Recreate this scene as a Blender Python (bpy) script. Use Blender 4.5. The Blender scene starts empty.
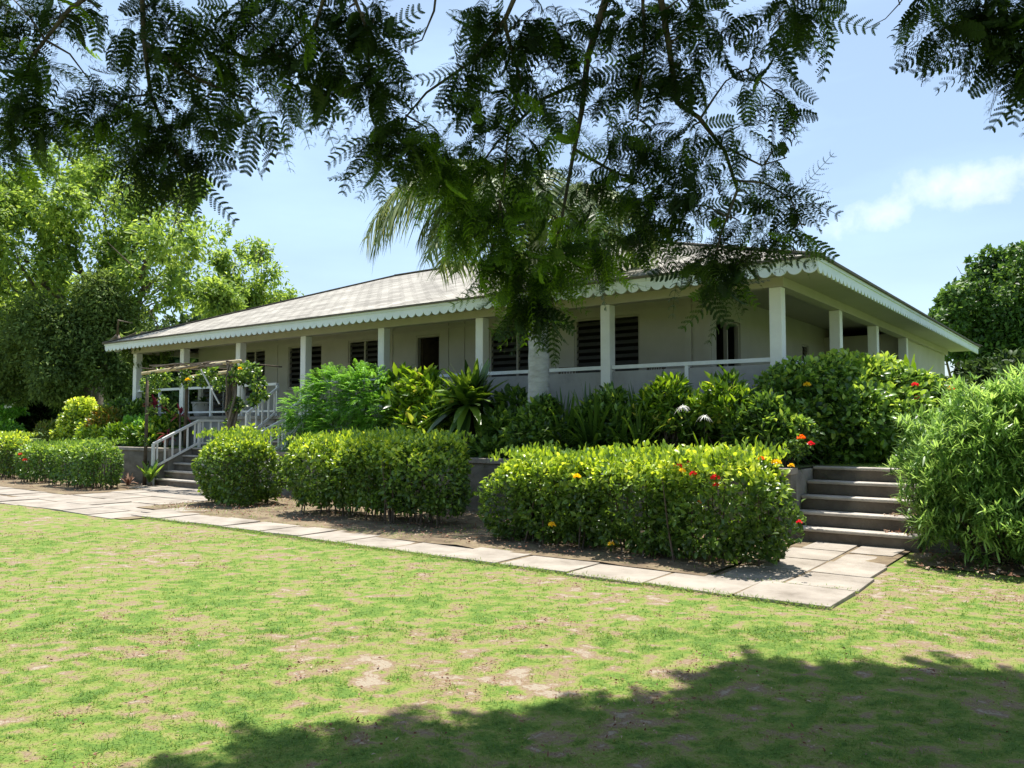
import bpy, math
import numpy as np
from mathutils import Vector
C = bpy.context.scene
COL = C.collection
R = math.radians

# ------------------------------------------------------------------ camera
cam = bpy.data.objects.new('camera', bpy.data.cameras.new('camera'))
COL.objects.link(cam)
cam.location = (0, 0, 1.6)
YAW, PIT = R(37.0), R(2.93)
cam.rotation_euler = (R(90) + PIT, 0, YAW)
cam.data.sensor_width = 36; cam.data.lens = 28.125
cam.data.clip_start = 0.05; cam.data.clip_end = 3000
C.camera = cam

# ------------------------------------------------------------------ sun, sky, exposure
SUN_EL = R(72.5)
SUN_H = np.array([-0.50, 0.87]); SUN_H /= np.linalg.norm(SUN_H)
TO_SUN = np.array([SUN_H[0]*math.cos(SUN_EL), SUN_H[1]*math.cos(SUN_EL), math.sin(SUN_EL)])
sl = bpy.data.lights.new('sun', 'SUN'); sl.energy = 5.0; sl.angle = R(0.53); sl.color = (1.0, 0.955, 0.88)
sun = bpy.data.objects.new('sun', sl); COL.objects.link(sun)
sun.rotation_euler = Vector(TO_SUN).to_track_quat('Z', 'Y').to_euler()
sun.location = (-20, 10, 40)
C.view_settings.view_transform = 'Standard'
C.view_settings.look = 'None'
C.view_settings.gamma = 1
C.view_settings.exposure = 0.83
C.view_settings.use_curve_mapping = False

W = bpy.data.worlds.new('World'); C.world = W; W.use_nodes = True
nt = W.node_tree; nt.nodes.clear()
def wn(t, **k):
    n = nt.nodes.new(t)
    for a, b in k.items(): setattr(n, a, b)
    return n
wo = wn('ShaderNodeOutputWorld'); bg = wn('ShaderNodeBackground')
sky = wn('ShaderNodeTexSky', sky_type='NISHITA'); sky.sun_disc = False
sky.sun_elevation = SUN_EL; sky.sun_rotation = math.atan2(SUN_H[0], SUN_H[1])
sky.air_density = 1.0; sky.dust_density = 1.2; sky.ozone_density = 1.0
bg.inputs['Strength'].default_value = 0.092
SKY_ = 1.0
def pix_dir(px, py):
    x = (px-512)/800; z = -(py-384)/800; y = 1.0
    y2 = y*math.cos(PIT)-z*math.sin(PIT); z2 = y*math.sin(PIT)+z*math.cos(PIT)
    c, s = math.cos(YAW), math.sin(YAW)
    return np.array([c*x-s*y2, s*x+c*y2, z2])
def unit(v):
    v = np.asarray(v, float); return v/np.linalg.norm(v)
tc = wn('ShaderNodeTexCoord')
def vdot(vec):
    n = wn('ShaderNodeVectorMath', operation='DOT_PRODUCT'); nt.links.new(tc.outputs['Generated'], n.inputs[0])
    n.inputs[1].default_value = tuple(vec); return n.outputs['Value']
def wm(op, a, b=None, clamp=False):
    n = wn('ShaderNodeMath', operation=op); n.use_clamp = clamp
    for i, v in enumerate((a, b)):
        if v is None: continue
        if isinstance(v, (int, float)): n.inputs[i].default_value = v
        else: nt.links.new(v, n.inputs[i])
    return n.outputs[0]
nz = wn('ShaderNodeTexNoise'); nz.inputs['Scale'].default_value = 22; nz.inputs['Detail'].default_value = 7
nz.inputs['Roughness'].default_value = 0.6
nt.links.new(tc.outputs['Generated'], nz.inputs['Vector'])
def cloud(cx, cy, ex, ey, half_l, half_w, namp, soft):
    Cd = unit(pix_dir(cx, cy)); E1 = unit(pix_dir(ex, ey)); A = unit(E1-Cd*np.dot(E1, Cd)); B = np.cross(Cd, A)
    u = wm('DIVIDE', vdot(A), half_l); v = wm('DIVIDE', vdot(B), half_w)
    r = wm('ADD', wm('MULTIPLY', u, u), wm('MULTIPLY', v, v))
    f = wm('SUBTRACT', 1.0, r)
    f = wm('ADD', f, wm('MULTIPLY', wm('SUBTRACT', nz.outputs['Fac'], 0.5), namp))
    front = wm('GREATER_THAN', vdot(Cd), 0.3)
    return wm('MULTIPLY', wm('MULTIPLY', f, soft, clamp=True), front)
c1 = cloud(880, 216, 960, 190, .055, .022, 5.0, 0.26)
c2 = cloud(945, 188, 1040, 166, .065, .026, 5.0, 0.28)
c3 = cloud(1045, 165, 1140, 140, .10, .024, 5.0, 0.28)
cl = wm('MAXIMUM', wm('MAXIMUM', c1, c2), c3)
# thin high wisps
mp = wn('ShaderNodeMapping'); mp.inputs['Scale'].default_value = (1.2, 1.2, 5.0)
nt.links.new(tc.outputs['Generated'], mp.inputs['Vector'])
n2 = wn('ShaderNodeTexNoise'); n2.inputs['Scale'].default_value = 2.3; n2.inputs['Detail'].default_value = 5
nt.links.new(mp.outputs['Vector'], n2.inputs['Vector'])
wisp = wm('MULTIPLY', wm('SUBTRACT', n2.outputs['Fac'], 0.42), 1.6, clamp=True)
wisp = wm('ADD', wm('MULTIPLY', wisp, 0.5), 0.22)
mixw = wn('ShaderNodeMixRGB'); mixw.inputs[2].default_value = (5.6, 7.8, 10.2, 1)
nt.links.new(wisp, mixw.inputs[0]); nt.links.new(sky.outputs[0], mixw.inputs[1])
mixc = wn('ShaderNodeMixRGB'); mixc.inputs[2].default_value = (10.2, 10.3, 10.6, 1)
nt.links.new(wm('MULTIPLY', cl, 0.75), mixc.inputs[0]); nt.links.new(mixw.outputs[0], mixc.inputs[1])
nt.links.new(mixc.outputs[0], bg.inputs['Color']); nt.links.new(bg.outputs[0], wo.inputs[0])

# ------------------------------------------------------------------ helpers
rng = np.random.default_rng(7)
def at_y(px, py, Y):
    d = pix_dir(px, py); t = Y/d[1]; return np.array([d[0]*t, Y, 1.6+d[2]*t])
def at_d(px, py, D):
    return np.array([0, 0, 1.6]) + pix_dir(px, py)*D

def tag(o, label=None, cat=None, group=None, kind=None):
    if label: o['label'] = label
    if cat: o['category'] = cat
    if group: o['group'] = group
    if kind: o['kind'] = kind
    return o
def empty(name, loc, label, cat, group=None):
    o = bpy.data.objects.new(name, None); COL.objects.link(o); o.location = loc
    o.empty_display_size = .3
    return tag(o, label, cat, group)
def children_copy(o, c):
    for ch in list(o.children):
        d = ch.copy(); COL.objects.link(d); d.parent = c
        children_copy(ch, d)
def dup(o, loc, rz=0., sc=1., label=None):
    c = o.copy(); COL.objects.link(c); c.location = loc; c.rotation_euler = (0, 0, rz); c.scale = (sc,)*3
    if label: c['label'] = label
    children_copy(o, c); return c

def arrays_mesh(name, verts, faces_list, tones=None, mat=None, parent=None, smooth=False, uv=None):
    me = bpy.data.meshes.new(name)
    verts = np.asarray(verts, np.float32)
    loops = np.concatenate([f.reshape(-1) for f in faces_list]).astype(np.int32)
    tot = np.concatenate([np.full(len(f), f.shape[1], np.int32) for f in faces_list])
    start = np.concatenate([[0], np.cumsum(tot)[:-1]]).astype(np.int32)
    me.vertices.add(len(verts)); me.vertices.foreach_set('co', verts.ravel())
    me.loops.add(len(loops)); me.loops.foreach_set('vertex_index', loops)
    me.polygons.add(len(tot)); me.polygons.foreach_set('loop_start', start)
    me.update(calc_edges=True)
    if tones is not None:
        a = me.attributes.new('tone', 'FLOAT', 'FACE'); a.data.foreach_set('value', np.asarray(tones, np.float32))
    if smooth: me.polygons.foreach_set('use_smooth', np.ones(len(tot), bool))
    if mat: me.materials.append(mat)
    o = bpy.data.objects.new(name, me); COL.objects.link(o)
    if parent: o.parent = parent
    return o

class MB:
    def __init__(s): s.v = []; s.f = []; s.uv = None
    def add(s, vs, fs):
        b = len(s.v); s.v += [tuple(map(float, p)) for p in vs]; s.f += [tuple(b+i for i in f) for f in fs]; return s
    def box(s, x0, x1, y0, y1, z0, z1):
        return s.add([(x0,y0,z0),(x1,y0,z0),(x1,y1,z0),(x0,y1,z0),(x0,y0,z1),(x1,y0,z1),(x1,y1,z1),(x0,y1,z1)],
            [(0,3,2,1),(4,5,6,7),(0,1,5,4),(1,2,6,5),(2,3,7,6),(3,0,4,7)])
    def bar(s, a, b, w, h=None):           # square bar between two points
        h = h or w; a = np.array(a, float); b = np.array(b, float); d = unit(b-a)
        up = np.array([0,0,1.]) if abs(d[2]) < .9 else np.array([0,1.,0])
        sd = unit(np.cross(d, up)); u = np.cross(sd, d)
        vs = [p+sd*w/2*i+u*h/2*j for p in (a, b) for i, j in ((-1,-1),(1,-1),(1,1),(-1,1))]
        return s.add(vs, [(0,1,2,3),(7,6,5,4),(0,4,5,1),(1,5,6,2),(2,6,7,3),(3,7,4,0)])
    def tube(s, pts, rad, n=8, jit=0.):
        pts = [np.array(p, float) for p in pts]; m = len(pts)
        if not hasattr(rad, '__len__'): rad = [rad]*m
        vs = []; d0 = unit(pts[1]-pts[0]); ref = np.array([1.,0,0]) if abs(d0[0]) < .8 else np.array([0,1.,0])
        a = unit(np.cross(d0, ref))
        for i in range(m):
            d = unit(pts[min(i+1, m-1)]-pts[max(i-1, 0)]); a = unit(a-d*np.dot(a, d)); b = np.cross(d, a)
            for k in range(n):
                t = 2*math.pi*k/n; r = rad[i]*(1+jit*(rng.random()-.5))
                vs.append(pts[i]+r*(a*math.cos(t)+b*math.sin(t)))
        fs = [(i*n+k, i*n+(k+1)%n, (i+1)*n+(k+1)%n, (i+1)*n+k) for i in range(m-1) for k in range(n)]
        fs += [tuple(range(n-1, -1, -1)), tuple((m-1)*n+k for k in range(n))]
        return s.add(vs, fs)
    def lathe(s, c, prof, n=20):
        vs = [(c[0]+r*math.cos(2*math.pi*k/n), c[1]+r*math.sin(2*math.pi*k/n), c[2]+z) for r, z in prof for k in range(n)]
        m = len(prof)
        fs = [(i*n+k, i*n+(k+1)%n, (i+1)*n+(k+1)%n, (i+1)*n+k) for i in range(m-1) for k in range(n)]
        fs += [tuple(range(n-1, -1, -1)), tuple((m-1)*n+k for k in range(n))]
        return s.add(vs, fs)
    def build(s, name, mat, parent=None, smooth=False, bevel=0):
        me = bpy.data.meshes.new(name); me.from_pydata(s.v, [], s.f); me.update()
        if smooth: me.polygons.foreach_set('use_smooth', [True]*len(s.f))
        me.materials.append(mat)
        o = bpy.data.objects.new(name, me); COL.objects.link(o)
        if parent: o.parent = parent
        if bevel:
            b = o.modifiers.new('bevel', 'BEVEL'); b.width = bevel; b.segments = 2; b.limit_method = 'ANGLE'
        return o

# numpy noise
_lat = rng.random((256, 256))
def vnoise(x, y):
    x = np.asarray(x, float); y = np.asarray(y, float)
    xi = np.floor(x).astype(int); yi = np.floor(y).astype(int); fx = x-xi; fy = y-yi
    fx = fx*fx*(3-2*fx); fy = fy*fy*(3-2*fy)
    g = lambda i, j: _lat[i % 256, j % 256]
    return (g(xi, yi)*(1-fx)+g(xi+1, yi)*fx)*(1-fy)+(g(xi, yi+1)*(1-fx)+g(xi+1, yi+1)*fx)*fy
def fbm(x, y, o=4):
    r = 0; a = .5; t = 0
    for k in range(o):
        r = r+a*vnoise(x*2**k+17*k, y*2**k+5*k); t += a; a *= .5
    return r/t
def n3(p, f, seed=0):
    x, y, z = p[:, 0]*f, p[:, 1]*f, p[:, 2]*f; s = seed*1.7
    return (np.sin(x+1.3*y+s)*np.cos(1.1*y-.7*z+2*s)+np.sin(1.7*z+.8*x+3*s)*np.cos(1.9*x-1.2*y+s)+np.sin(2.3*y+1.1*z-s)*.7)/2.7
def norm(a): return a/np.maximum(np.linalg.norm(a, axis=1, keepdims=True), 1e-9)
def rdir(n): return norm(rng.normal(size=(n, 3)))

# ------------------------------------------------------------------ materials
def newmat(name):
    m = bpy.data.materials.new(name); m.use_nodes = True; m.node_tree.nodes.clear(); return m, m.node_tree
def N(t, ty, **k):
    n = t.nodes.new(ty)
    for a, b in k.items():
        if hasattr(n, a): setattr(n, a, b)
        else: n.inputs[a].default_value = b
    return n
def ramp(t, stops):
    r = t.nodes.new('ShaderNodeValToRGB'); e = r.color_ramp.elements
    while len(e) < len(stops): e.new(.5)
    for i, (p, c) in enumerate(stops): e[i].position = p; e[i].color = (*c, 1)
    return r
def leafmat(name, stops, trans=.35, rough=.45, spec=.3):
    m, t = newmat(name)
    at = N(t, 'ShaderNodeAttribute', attribute_name='tone')
    r = ramp(t, stops); t.links.new(at.outputs['Fac'], r.inputs[0])
    p = t.nodes.new('ShaderNodeBsdfPrincipled'); p.inputs['Roughness'].default_value = rough
    p.inputs['Specular IOR Level'].default_value = spec
    t.links.new(r.outputs[0], p.inputs['Base Color'])
    tr = t.nodes.new('ShaderNodeBsdfTranslucent')
    hs = t.nodes.new('ShaderNodeHueSaturation'); hs.inputs['Hue'].default_value = .48; hs.inputs['Saturation'].default_value = 1.1; hs.inputs['Value'].default_value = 1.9
    t.links.new(r.outputs[0], hs.inputs['Color']); t.links.new(hs.outputs[0], tr.inputs[0])
    mx = t.nodes.new('ShaderNodeMixShader'); mx.inputs[0].default_value = trans
    t.links.new(p.outputs[0], mx.inputs[1]); t.links.new(tr.outputs[0], mx.inputs[2])
    o = t.nodes.new('ShaderNodeOutputMaterial'); t.links.new(mx.outputs[0], o.inputs[0])
    return m
def surf(name, stops, scale=3., rough=.8, detail=6, bump=.1, bscale=None, spec=.3, coord='Object', stretch=(1,1,1), metallic=0):
    m, t = newmat(name)
    tcn = t.nodes.new('ShaderNodeTexCoord'); mpn = t.nodes.new('ShaderNodeMapping'); mpn.inputs['Scale'].default_value = stretch
    t.links.new(tcn.outputs[coord], mpn.inputs[0])
    nn = N(t, 'ShaderNodeTexNoise'); nn.inputs['Scale'].default_value = scale; nn.inputs['Detail'].default_value = detail; nn.inputs['Roughness'].default_value = .62
    t.links.new(mpn.outputs[0], nn.inputs['Vector'])
    r = ramp(t, stops); t.links.new(nn.outputs['Fac'], r.inputs[0])
    p = t.nodes.new('ShaderNodeBsdfPrincipled'); p.inputs['Roughness'].default_value = rough; p.inputs['Specular IOR Level'].default_value = spec
    p.inputs['Metallic'].default_value = metallic
    t.links.new(r.outputs[0], p.inputs['Base Color'])
    if bump:
        n2_ = N(t, 'ShaderNodeTexNoise'); n2_.inputs['Scale'].default_value = bscale or scale*6; n2_.inputs['Detail'].default_value = 5
        t.links.new(mpn.outputs[0], n2_.inputs['Vector'])
        b = t.nodes.new('ShaderNodeBump'); b.inputs['Strength'].default_value = bump; b.inputs['Distance'].default_value = .03
        t.links.new(n2_.outputs['Fac'], b.inputs['Height']); t.links.new(b.outputs[0], p.inputs['Normal'])
    o = t.nodes.new('ShaderNodeOutputMaterial'); t.links.new(p.outputs[0], o.inputs[0])
    return m
def v(a, b=None, c=None): return (a, a if b is None else b, a if c is None else c)

M = {}
M['wall'] = surf('cream_paint', [(.25, (.39,.37,.325)), (.55, (.45,.43,.38)), (.75, (.485,.465,.415))], 1.2, .75, bump=.04, bscale=30)
M['white'] = surf('white_paint', [(.3, (.72,.71,.69)), (.6, (.80,.79,.77)), (.8, (.85,.84,.82))], 3, .5, bump=.03)
M['rail'] = surf('rail_paint', [(.3, (.66,.67,.67)), (.7, (.80,.81,.80))], 4, .5, bump=.03)
M['fascia'] = surf('fascia_paint', [(.3, (.61,.665,.69)), (.7, (.71,.76,.78))], 2, .55, bump=.04)
M['soffit'] = surf('soffit_paint', [(.3, (.38,.355,.31)), (.7, (.43,.40,.355))], 2, .7, bump=.04)
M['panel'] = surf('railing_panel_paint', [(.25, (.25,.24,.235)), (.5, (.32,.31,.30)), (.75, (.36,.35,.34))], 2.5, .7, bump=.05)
M['concrete'] = surf('weathered_concrete', [(.25, (.13,.12,.10)), (.45, (.24,.22,.19)), (.65, (.33,.30,.26)), (.85, (.40,.37,.32))], 2.2, .9, bump=.35, bscale=28)
M['tread'] = surf('step_concrete', [(.25, (.28,.25,.21)), (.5, (.42,.38,.33)), (.8, (.52,.475,.42))], 3.5, .9, bump=.3, bscale=40)  # lighter copy of the step concrete, sunlit look put into the colour
M['riser'] = surf('shaded_riser_concrete', [(.25, (.085,.07,.056)), (.5, (.15,.125,.10)), (.8, (.22,.19,.155))], 3.0, .9, bump=.35, bscale=30)  # weathered concrete, darkened so the risers' shade sits in the colour
M['slab'] = surf('paving_stone', [(.25, (.16,.135,.105)), (.42, (.27,.235,.195)), (.6, (.35,.31,.26)), (.85, (.42,.375,.32))], 1.9, .9, bump=.3, bscale=36)
M['stonewall'] = surf('painted_block', [(.25, (.085,.075,.06)), (.45, (.16,.145,.12)), (.7, (.24,.22,.19))], 1.8, .9, bump=.3, bscale=22, stretch=(1,1,2.5))
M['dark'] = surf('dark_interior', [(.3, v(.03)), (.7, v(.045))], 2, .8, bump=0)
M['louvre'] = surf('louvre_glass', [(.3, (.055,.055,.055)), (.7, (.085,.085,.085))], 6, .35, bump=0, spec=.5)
M['frame'] = surf('window_frame_paint', [(.3, (.36,.34,.30)), (.7, (.42,.40,.36))], 4, .6, bump=0)
M['wood'] = surf('dark_wood', [(.3, (.06,.045,.03)), (.7, (.12,.085,.055))], 5, .6, bump=.1)
M['bamboo'] = surf('bamboo', [(.3, (.42,.33,.18)), (.7, (.60,.50,.30))], 6, .6, bump=.05)
M['bark'] = surf('grey_bark', [(.25, (.07,.055,.042)), (.5, (.15,.12,.095)), (.8, (.26,.22,.18))], 5, .95, bump=.8, bscale=18, stretch=(1,1,.35))
M['twig'] = surf('brown_twig', [(.3, (.06,.045,.03)), (.7, (.13,.10,.075))], 8, .9, bump=.3)
M['palmtrunk'] = surf('painted_palm_trunk', [(.2, (.20,.19,.18)), (.42, (.36,.355,.35)), (.62, (.46,.46,.46)), (.85, (.56,.56,.56))], 4, .9, bump=.7, bscale=9, stretch=(1,1,3))
M['soil'] = surf('bed_soil', [(.25, (.07,.05,.033)), (.45, (.15,.11,.07)), (.6, (.23,.18,.11)), (.72, (.12,.15,.05)), (.9, (.30,.25,.17))], 2.6, .95, bump=.6, bscale=30)
M['pot'] = surf('pale_pot', [(.3, (.45,.43,.40)), (.7, (.58,.56,.53))], 5, .7, bump=.05)
M['terra'] = surf('terracotta', [(.3, (.35,.16,.09)), (.7, (.45,.22,.13))], 5, .8, bump=.05)
M['red'] = leafmat('red_petal', [(0, (.60,.03,.015)), (1, (.85,.12,.05))], .3)
M['orange'] = leafmat('orange_petal', [(0, (.75,.13,.02)), (1, (.85,.35,.03))], .3)
M['yellow'] = leafmat('yellow_petal', [(0, (.75,.50,.02)), (1, (.85,.68,.05))], .3)
M['petal'] = leafmat('white_petal', [(0, (.75,.74,.70)), (1, (.85,.85,.82))], .3)
G = lambda k, a=1.: tuple(min(.9, x*a) for x in k)
M['hedge'] = leafmat('hedge_leaf', [(0, (.022,.045,.014)), (.35, (.065,.125,.024)), (.6, (.15,.26,.04)), (.8, (.36,.49,.06)), (1, (.54,.62,.10))], .36, .34, .5)
M['hedge_dark'] = leafmat('shiny_green_leaf', [(0, (.024,.055,.016)), (.5, (.09,.18,.032)), (.8, (.22,.36,.06)), (1, (.36,.48,.09))], .34, .33, .45)
M['oleander'] = leafmat('lance_leaf', [(0, (.03,.07,.02)), (.5, (.15,.28,.065)), (1, (.34,.50,.14))], .38, .38, .45)
M['lily'] = leafmat('strap_leaf', [(0, (.02,.05,.012)), (.5, (.075,.15,.024)), (.85, (.19,.31,.04)), (1, (.30,.42,.06))], .34, .35, .5)
M['fern'] = leafmat('feathery_leaf', [(0, (.04,.11,.022)), (.5, (.15,.35,.05)), (1, (.28,.54,.10))], .36, .45, .3)
M['croton'] = leafmat('croton_leaf', [(0, (.03,.07,.012)), (.4, (.09,.19,.02)), (.75, (.26,.40,.05)), (.97, (.48,.54,.09)), (1, (.52,.50,.10))], .35, .35, .45)
M['cordyline'] = leafmat('red_cordyline_leaf', [(0, (.06,.012,.014)), (.5, (.20,.03,.035)), (1, (.45,.06,.07))], .35, .35, .4)
M['warm'] = leafmat('orange_croton_leaf', [(0, (.07,.13,.02)), (.45, (.20,.24,.04)), (.75, (.48,.30,.06)), (1, (.42,.13,.05))], .35, .35, .4)
M['treeL'] = leafmat('bright_tree_leaf', [(0, (.05,.10,.025)), (.5, (.20,.31,.06)), (1, (.40,.52,.12))], .42, .5, .25)
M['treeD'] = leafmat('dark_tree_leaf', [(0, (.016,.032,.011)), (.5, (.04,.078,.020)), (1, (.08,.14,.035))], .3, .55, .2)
M['treeR'] = leafmat('round_tree_leaf', [(0, (.02,.05,.014)), (.5, (.07,.145,.03)), (1, (.16,.28,.06))], .33, .45, .3)
M['casuarina'] = leafmat('drooping_tree_leaf', [(0, (.04,.07,.02)), (.5, (.11,.17,.045)), (1, (.21,.30,.085))], .35, .6, .15)
M['flame'] = leafmat('pinnate_leaf', [(0, (.018,.038,.010)), (.5, (.034,.070,.015)), (.85, (.085,.165,.022)), (1, (.19,.34,.035))], .42, .5, .25)
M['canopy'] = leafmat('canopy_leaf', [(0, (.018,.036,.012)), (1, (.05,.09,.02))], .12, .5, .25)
M['palm'] = leafmat('palm_frond', [(0, (.04,.07,.022)), (.5, (.10,.15,.045)), (.85, (.18,.24,.08)), (1, (.34,.34,.13))], .3, .5, .2)
M['grass'] = leafmat('grass_blade', [(0, (.095,.19,.036)), (.25, (.15,.25,.045)), (.45, (.215,.28,.062)), (.62, (.27,.285,.105)), (.8, (.36,.29,.17)), (1, (.28,.16,.10))], .28, .6, .15)
M['litter'] = leafmat('dead_leaf', [(0, (.13,.055,.035)), (.5, (.28,.155,.10)), (1, (.48,.38,.29))], .1, .8, .1)

# lawn ground: colour follows the wear of the turf stored on the mesh
m, t = newmat('lawn_ground'); M['lawn'] = m
at = N(t, 'ShaderNodeAttribute', attribute_name='dry'); tcn = t.nodes.new('ShaderNodeTexCoord')
nn = N(t, 'ShaderNodeTexNoise'); nn.inputs['Scale'].default_value = 26; nn.inputs['Detail'].default_value = 9; nn.inputs['Roughness'].default_value = .7
t.links.new(tcn.outputs['Object'], nn.inputs['Vector'])
ad = t.nodes.new('ShaderNodeMath'); ad.operation = 'MULTIPLY_ADD'; ad.inputs[1].default_value = 1.5
t.links.new(nn.outputs['Fac'], ad.inputs[0])
sb = t.nodes.new('ShaderNodeMath'); sb.operation = 'SUBTRACT'; sb.inputs[1].default_value = .75
t.links.new(at.outputs['Fac'], sb.inputs[0]); t.links.new(sb.outputs[0], ad.inputs[2])
r = ramp(t, [(0, (.11,.19,.038)), (.3, (.175,.24,.05)), (.52, (.235,.245,.08)), (.7, (.25,.205,.115)), (.85, (.24,.165,.11)), (1, (.33,.28,.21))])
t.links.new(ad.outputs[0], r.inputs[0])
p = t.nodes.new('ShaderNodeBsdfPrincipled'); p.inputs['Roughness'].default_value = .95; p.inputs['Specular IOR Level'].default_value = .1
t.links.new(r.outputs[0], p.inputs['Base Color'])
b = t.nodes.new('ShaderNodeBump'); b.inputs['Strength'].default_value = .7; b.inputs['Distance'].default_value = .03
n2_ = N(t, 'ShaderNodeTexNoise'); n2_.inputs['Scale'].default_value = 60; n2_.inputs['Detail'].default_value = 4
t.links.new(tcn.outputs['Object'], n2_.inputs['Vector']); t.links.new(n2_.outputs['Fac'], b.inputs['Height']); t.links.new(b.outputs[0], p.inputs['Normal'])
o = t.nodes.new('ShaderNodeOutputMaterial'); t.links.new(p.outputs[0], o.inputs[0])

# shingles (procedural brick on the roof's own UV map, metres)
m, t = newmat('asphalt_shingles'); M['shingle'] = m
uvn = t.nodes.new('ShaderNodeUVMap'); uvn.uv_map = 'roofmap'
br = t.nodes.new('ShaderNodeTexBrick'); br.offset = .5
br.inputs['Scale'].default_value = 1; br.inputs['Brick Width'].default_value = .42; br.inputs['Row Height'].default_value = .22
br.inputs['Mortar Size'].default_value = .018; br.inputs['Mortar Smooth'].default_value = .4; br.inputs['Bias'].default_value = 0
br.inputs['Color1'].default_value = (.29,.27,.235,1); br.inputs['Color2'].default_value = (.42,.395,.345,1); br.inputs['Mortar'].default_value = (.10,.09,.075,1)
t.links.new(uvn.outputs[0], br.inputs['Vector'])
nn = N(t, 'ShaderNodeTexNoise'); nn.inputs['Scale'].default_value = .9; nn.inputs['Detail'].default_value = 7
t.links.new(uvn.outputs[0], nn.inputs['Vector'])
rr = ramp(t, [(.3, v(.72)), (.7, v(1.2))]); t.links.new(nn.outputs['Fac'], rr.inputs[0])
mu = t.nodes.new('ShaderNodeMixRGB'); mu.blend_type = 'MULTIPLY'; mu.inputs[0].default_value = 1
t.links.new(br.outputs[0], mu.inputs[1]); t.links.new(rr.outputs[0], mu.inputs[2])
p = t.nodes.new('ShaderNodeBsdfPrincipled'); p.inputs['Roughness'].default_value = .95; p.inputs['Specular IOR Level'].default_value = .15
t.links.new(mu.outputs[0], p.inputs['Base Color'])
b = t.nodes.new('ShaderNodeBump'); b.inputs['Strength'].default_value = .5; b.inputs['Distance'].default_value = .02
t.links.new(br.outputs['Fac'], b.inputs['Height']); b.invert = True; t.links.new(b.outputs[0], p.inputs['Normal'])
o = t.nodes.new('ShaderNodeOutputMaterial'); t.links.new(p.outputs[0], o.inputs[0])

# ------------------------------------------------------------------ foliage builders
def diamonds(P, D, Nn, L, Wd, fold=.25):
    """one folded pointed leaf (two triangles) per point"""
    n = len(P); D = norm(D); S = norm(np.cross(D, Nn)); U = np.cross(S, D)
    L = np.broadcast_to(L, (n,))[:, None]; Wd = np.broadcast_to(Wd, (n,))[:, None]
    a = P; b = P+D*L*.48+S*Wd*.5+U*Wd*fold; c = P+D*L; d = P+D*L*.48-S*Wd*.5+U*Wd*fold
    V = np.stack([a, b, c, d], 1).reshape(-1, 3); i = np.arange(n)[:, None]*4
    F = np.concatenate([i+np.array([0, 1, 2]), i+np.array([0, 2, 3])], 1).reshape(-1, 3)
    return V, F
def ovals(P, D, Nn, L, Wd, fold=.2):
    """a leaf of four faces with a rounded outline, bent down at the tip"""
    n = len(P); D = norm(D); S = norm(np.cross(D, Nn)); U = np.cross(S, D)
    L = np.broadcast_to(L, (n,))[:, None]; Wd = np.broadcast_to(Wd, (n,))[:, None]
    pts = [P, P+D*L*.33-U*L*.0, P+D*L*.7-U*L*.06, P+D*L-U*L*.18]
    V = [pts[0], pts[1]+S*Wd*.5+U*Wd*fold, pts[1], pts[1]-S*Wd*.5+U*Wd*fold, pts[2]+S*Wd*.4+U*Wd*fold*.6, pts[2], pts[2]-S*Wd*.4+U*Wd*fold*.6, pts[3]]
    V = np.stack(V, 1).reshape(-1, 3); i = np.arange(n)[:, None]*8
    tri = np.concatenate([i+np.array(k) for k in ([0,1,2],[0,2,3],[4,7,5],[5,7,6])], 1).reshape(-1, 3)
    quad = np.concatenate([i+np.array(k) for k in ([1,4,5,2],[2,5,6,3])], 1).reshape(-1, 4)
    return V, tri, quad
def blades(P, D, L, Wd, droop, K=4, S=None, prof=None):
    """long strap leaves that arch over: quads, centre line P + D*s - droop*s^2"""
    n = len(P); D = norm(D)
    if S is None:
        S = norm(np.cross(D, np.array([0, 0, 1.])+rng.normal(size=(n, 3))*.15))
    L = np.broadcast_to(L, (n,))[:, None]; Wd = np.broadcast_to(Wd, (n,))[:, None]; g = np.broadcast_to(droop, (n,))[:, None]
    if prof is None: prof = lambda t: (1-t**3)*.75+.25*(1-t) if t < 1 else .04
    rows = []
    for k in range(K+1):
        t_ = k/K; c = P+D*L*t_; c = c-np.array([0, 0, 1.])*g*L*t_*t_
        w = Wd*max(prof(t_), .04)*.5
        rows += [c-S*w, c+S*w]
    V = np.stack(rows, 1).reshape(-1, 3); i = np.arange(n)[:, None]*(2*(K+1))
    F = np.concatenate([i+np.array([2*k, 2*k+1, 2*k+3, 2*k+2]) for k in range(K)], 1).reshape(-1, 4)
    return V, F
def merge(lst):
    """lst of (verts, [faces...], [tones...])"""
    V = []; Fs = {3: [], 4: []}; T = {3: [], 4: []}; off = 0
    for vv, fs, ts in lst:
        V.append(vv)
        for f, t_ in zip(fs, ts):
            Fs[f.shape[1]].append(f+off); T[f.shape[1]].append(np.broadcast_to(t_, (len(f),)))
        off += len(vv)
    F = [np.concatenate(Fs[k]) for k in (3, 4) if Fs[k]]; TT = np.concatenate([np.concatenate(T[k]) for k in (3, 4) if Fs[k]])
    return np.concatenate(V), F, TT
def dia(P, D, Nn, L, Wd, tone, fold=.25):
    V, F = diamonds(P, D, Nn, L, Wd, fold); return (V, [F], [np.repeat(tone, 2)])
def ova(P, D, Nn, L, Wd, tone, fold=.2):
    V, a, b_ = ovals(P, D, Nn, L, Wd, fold); return (V, [a, b_], [np.repeat(tone, 4), np.repeat(tone, 2)])
def bla(P, D, L, Wd, droop, tone, K=4, **k):
    V, F = blades(P, D, L, Wd, droop, K, **k); return (V, [F], [np.repeat(tone, K)])
def leafobj(name, lst, mat, parent=None, origin=None):
    V, F, T = merge(lst)
    if origin is not None: V = V-np.asarray(origin)
    return arrays_mesh(name, V, F, T, mat, parent)

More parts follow.
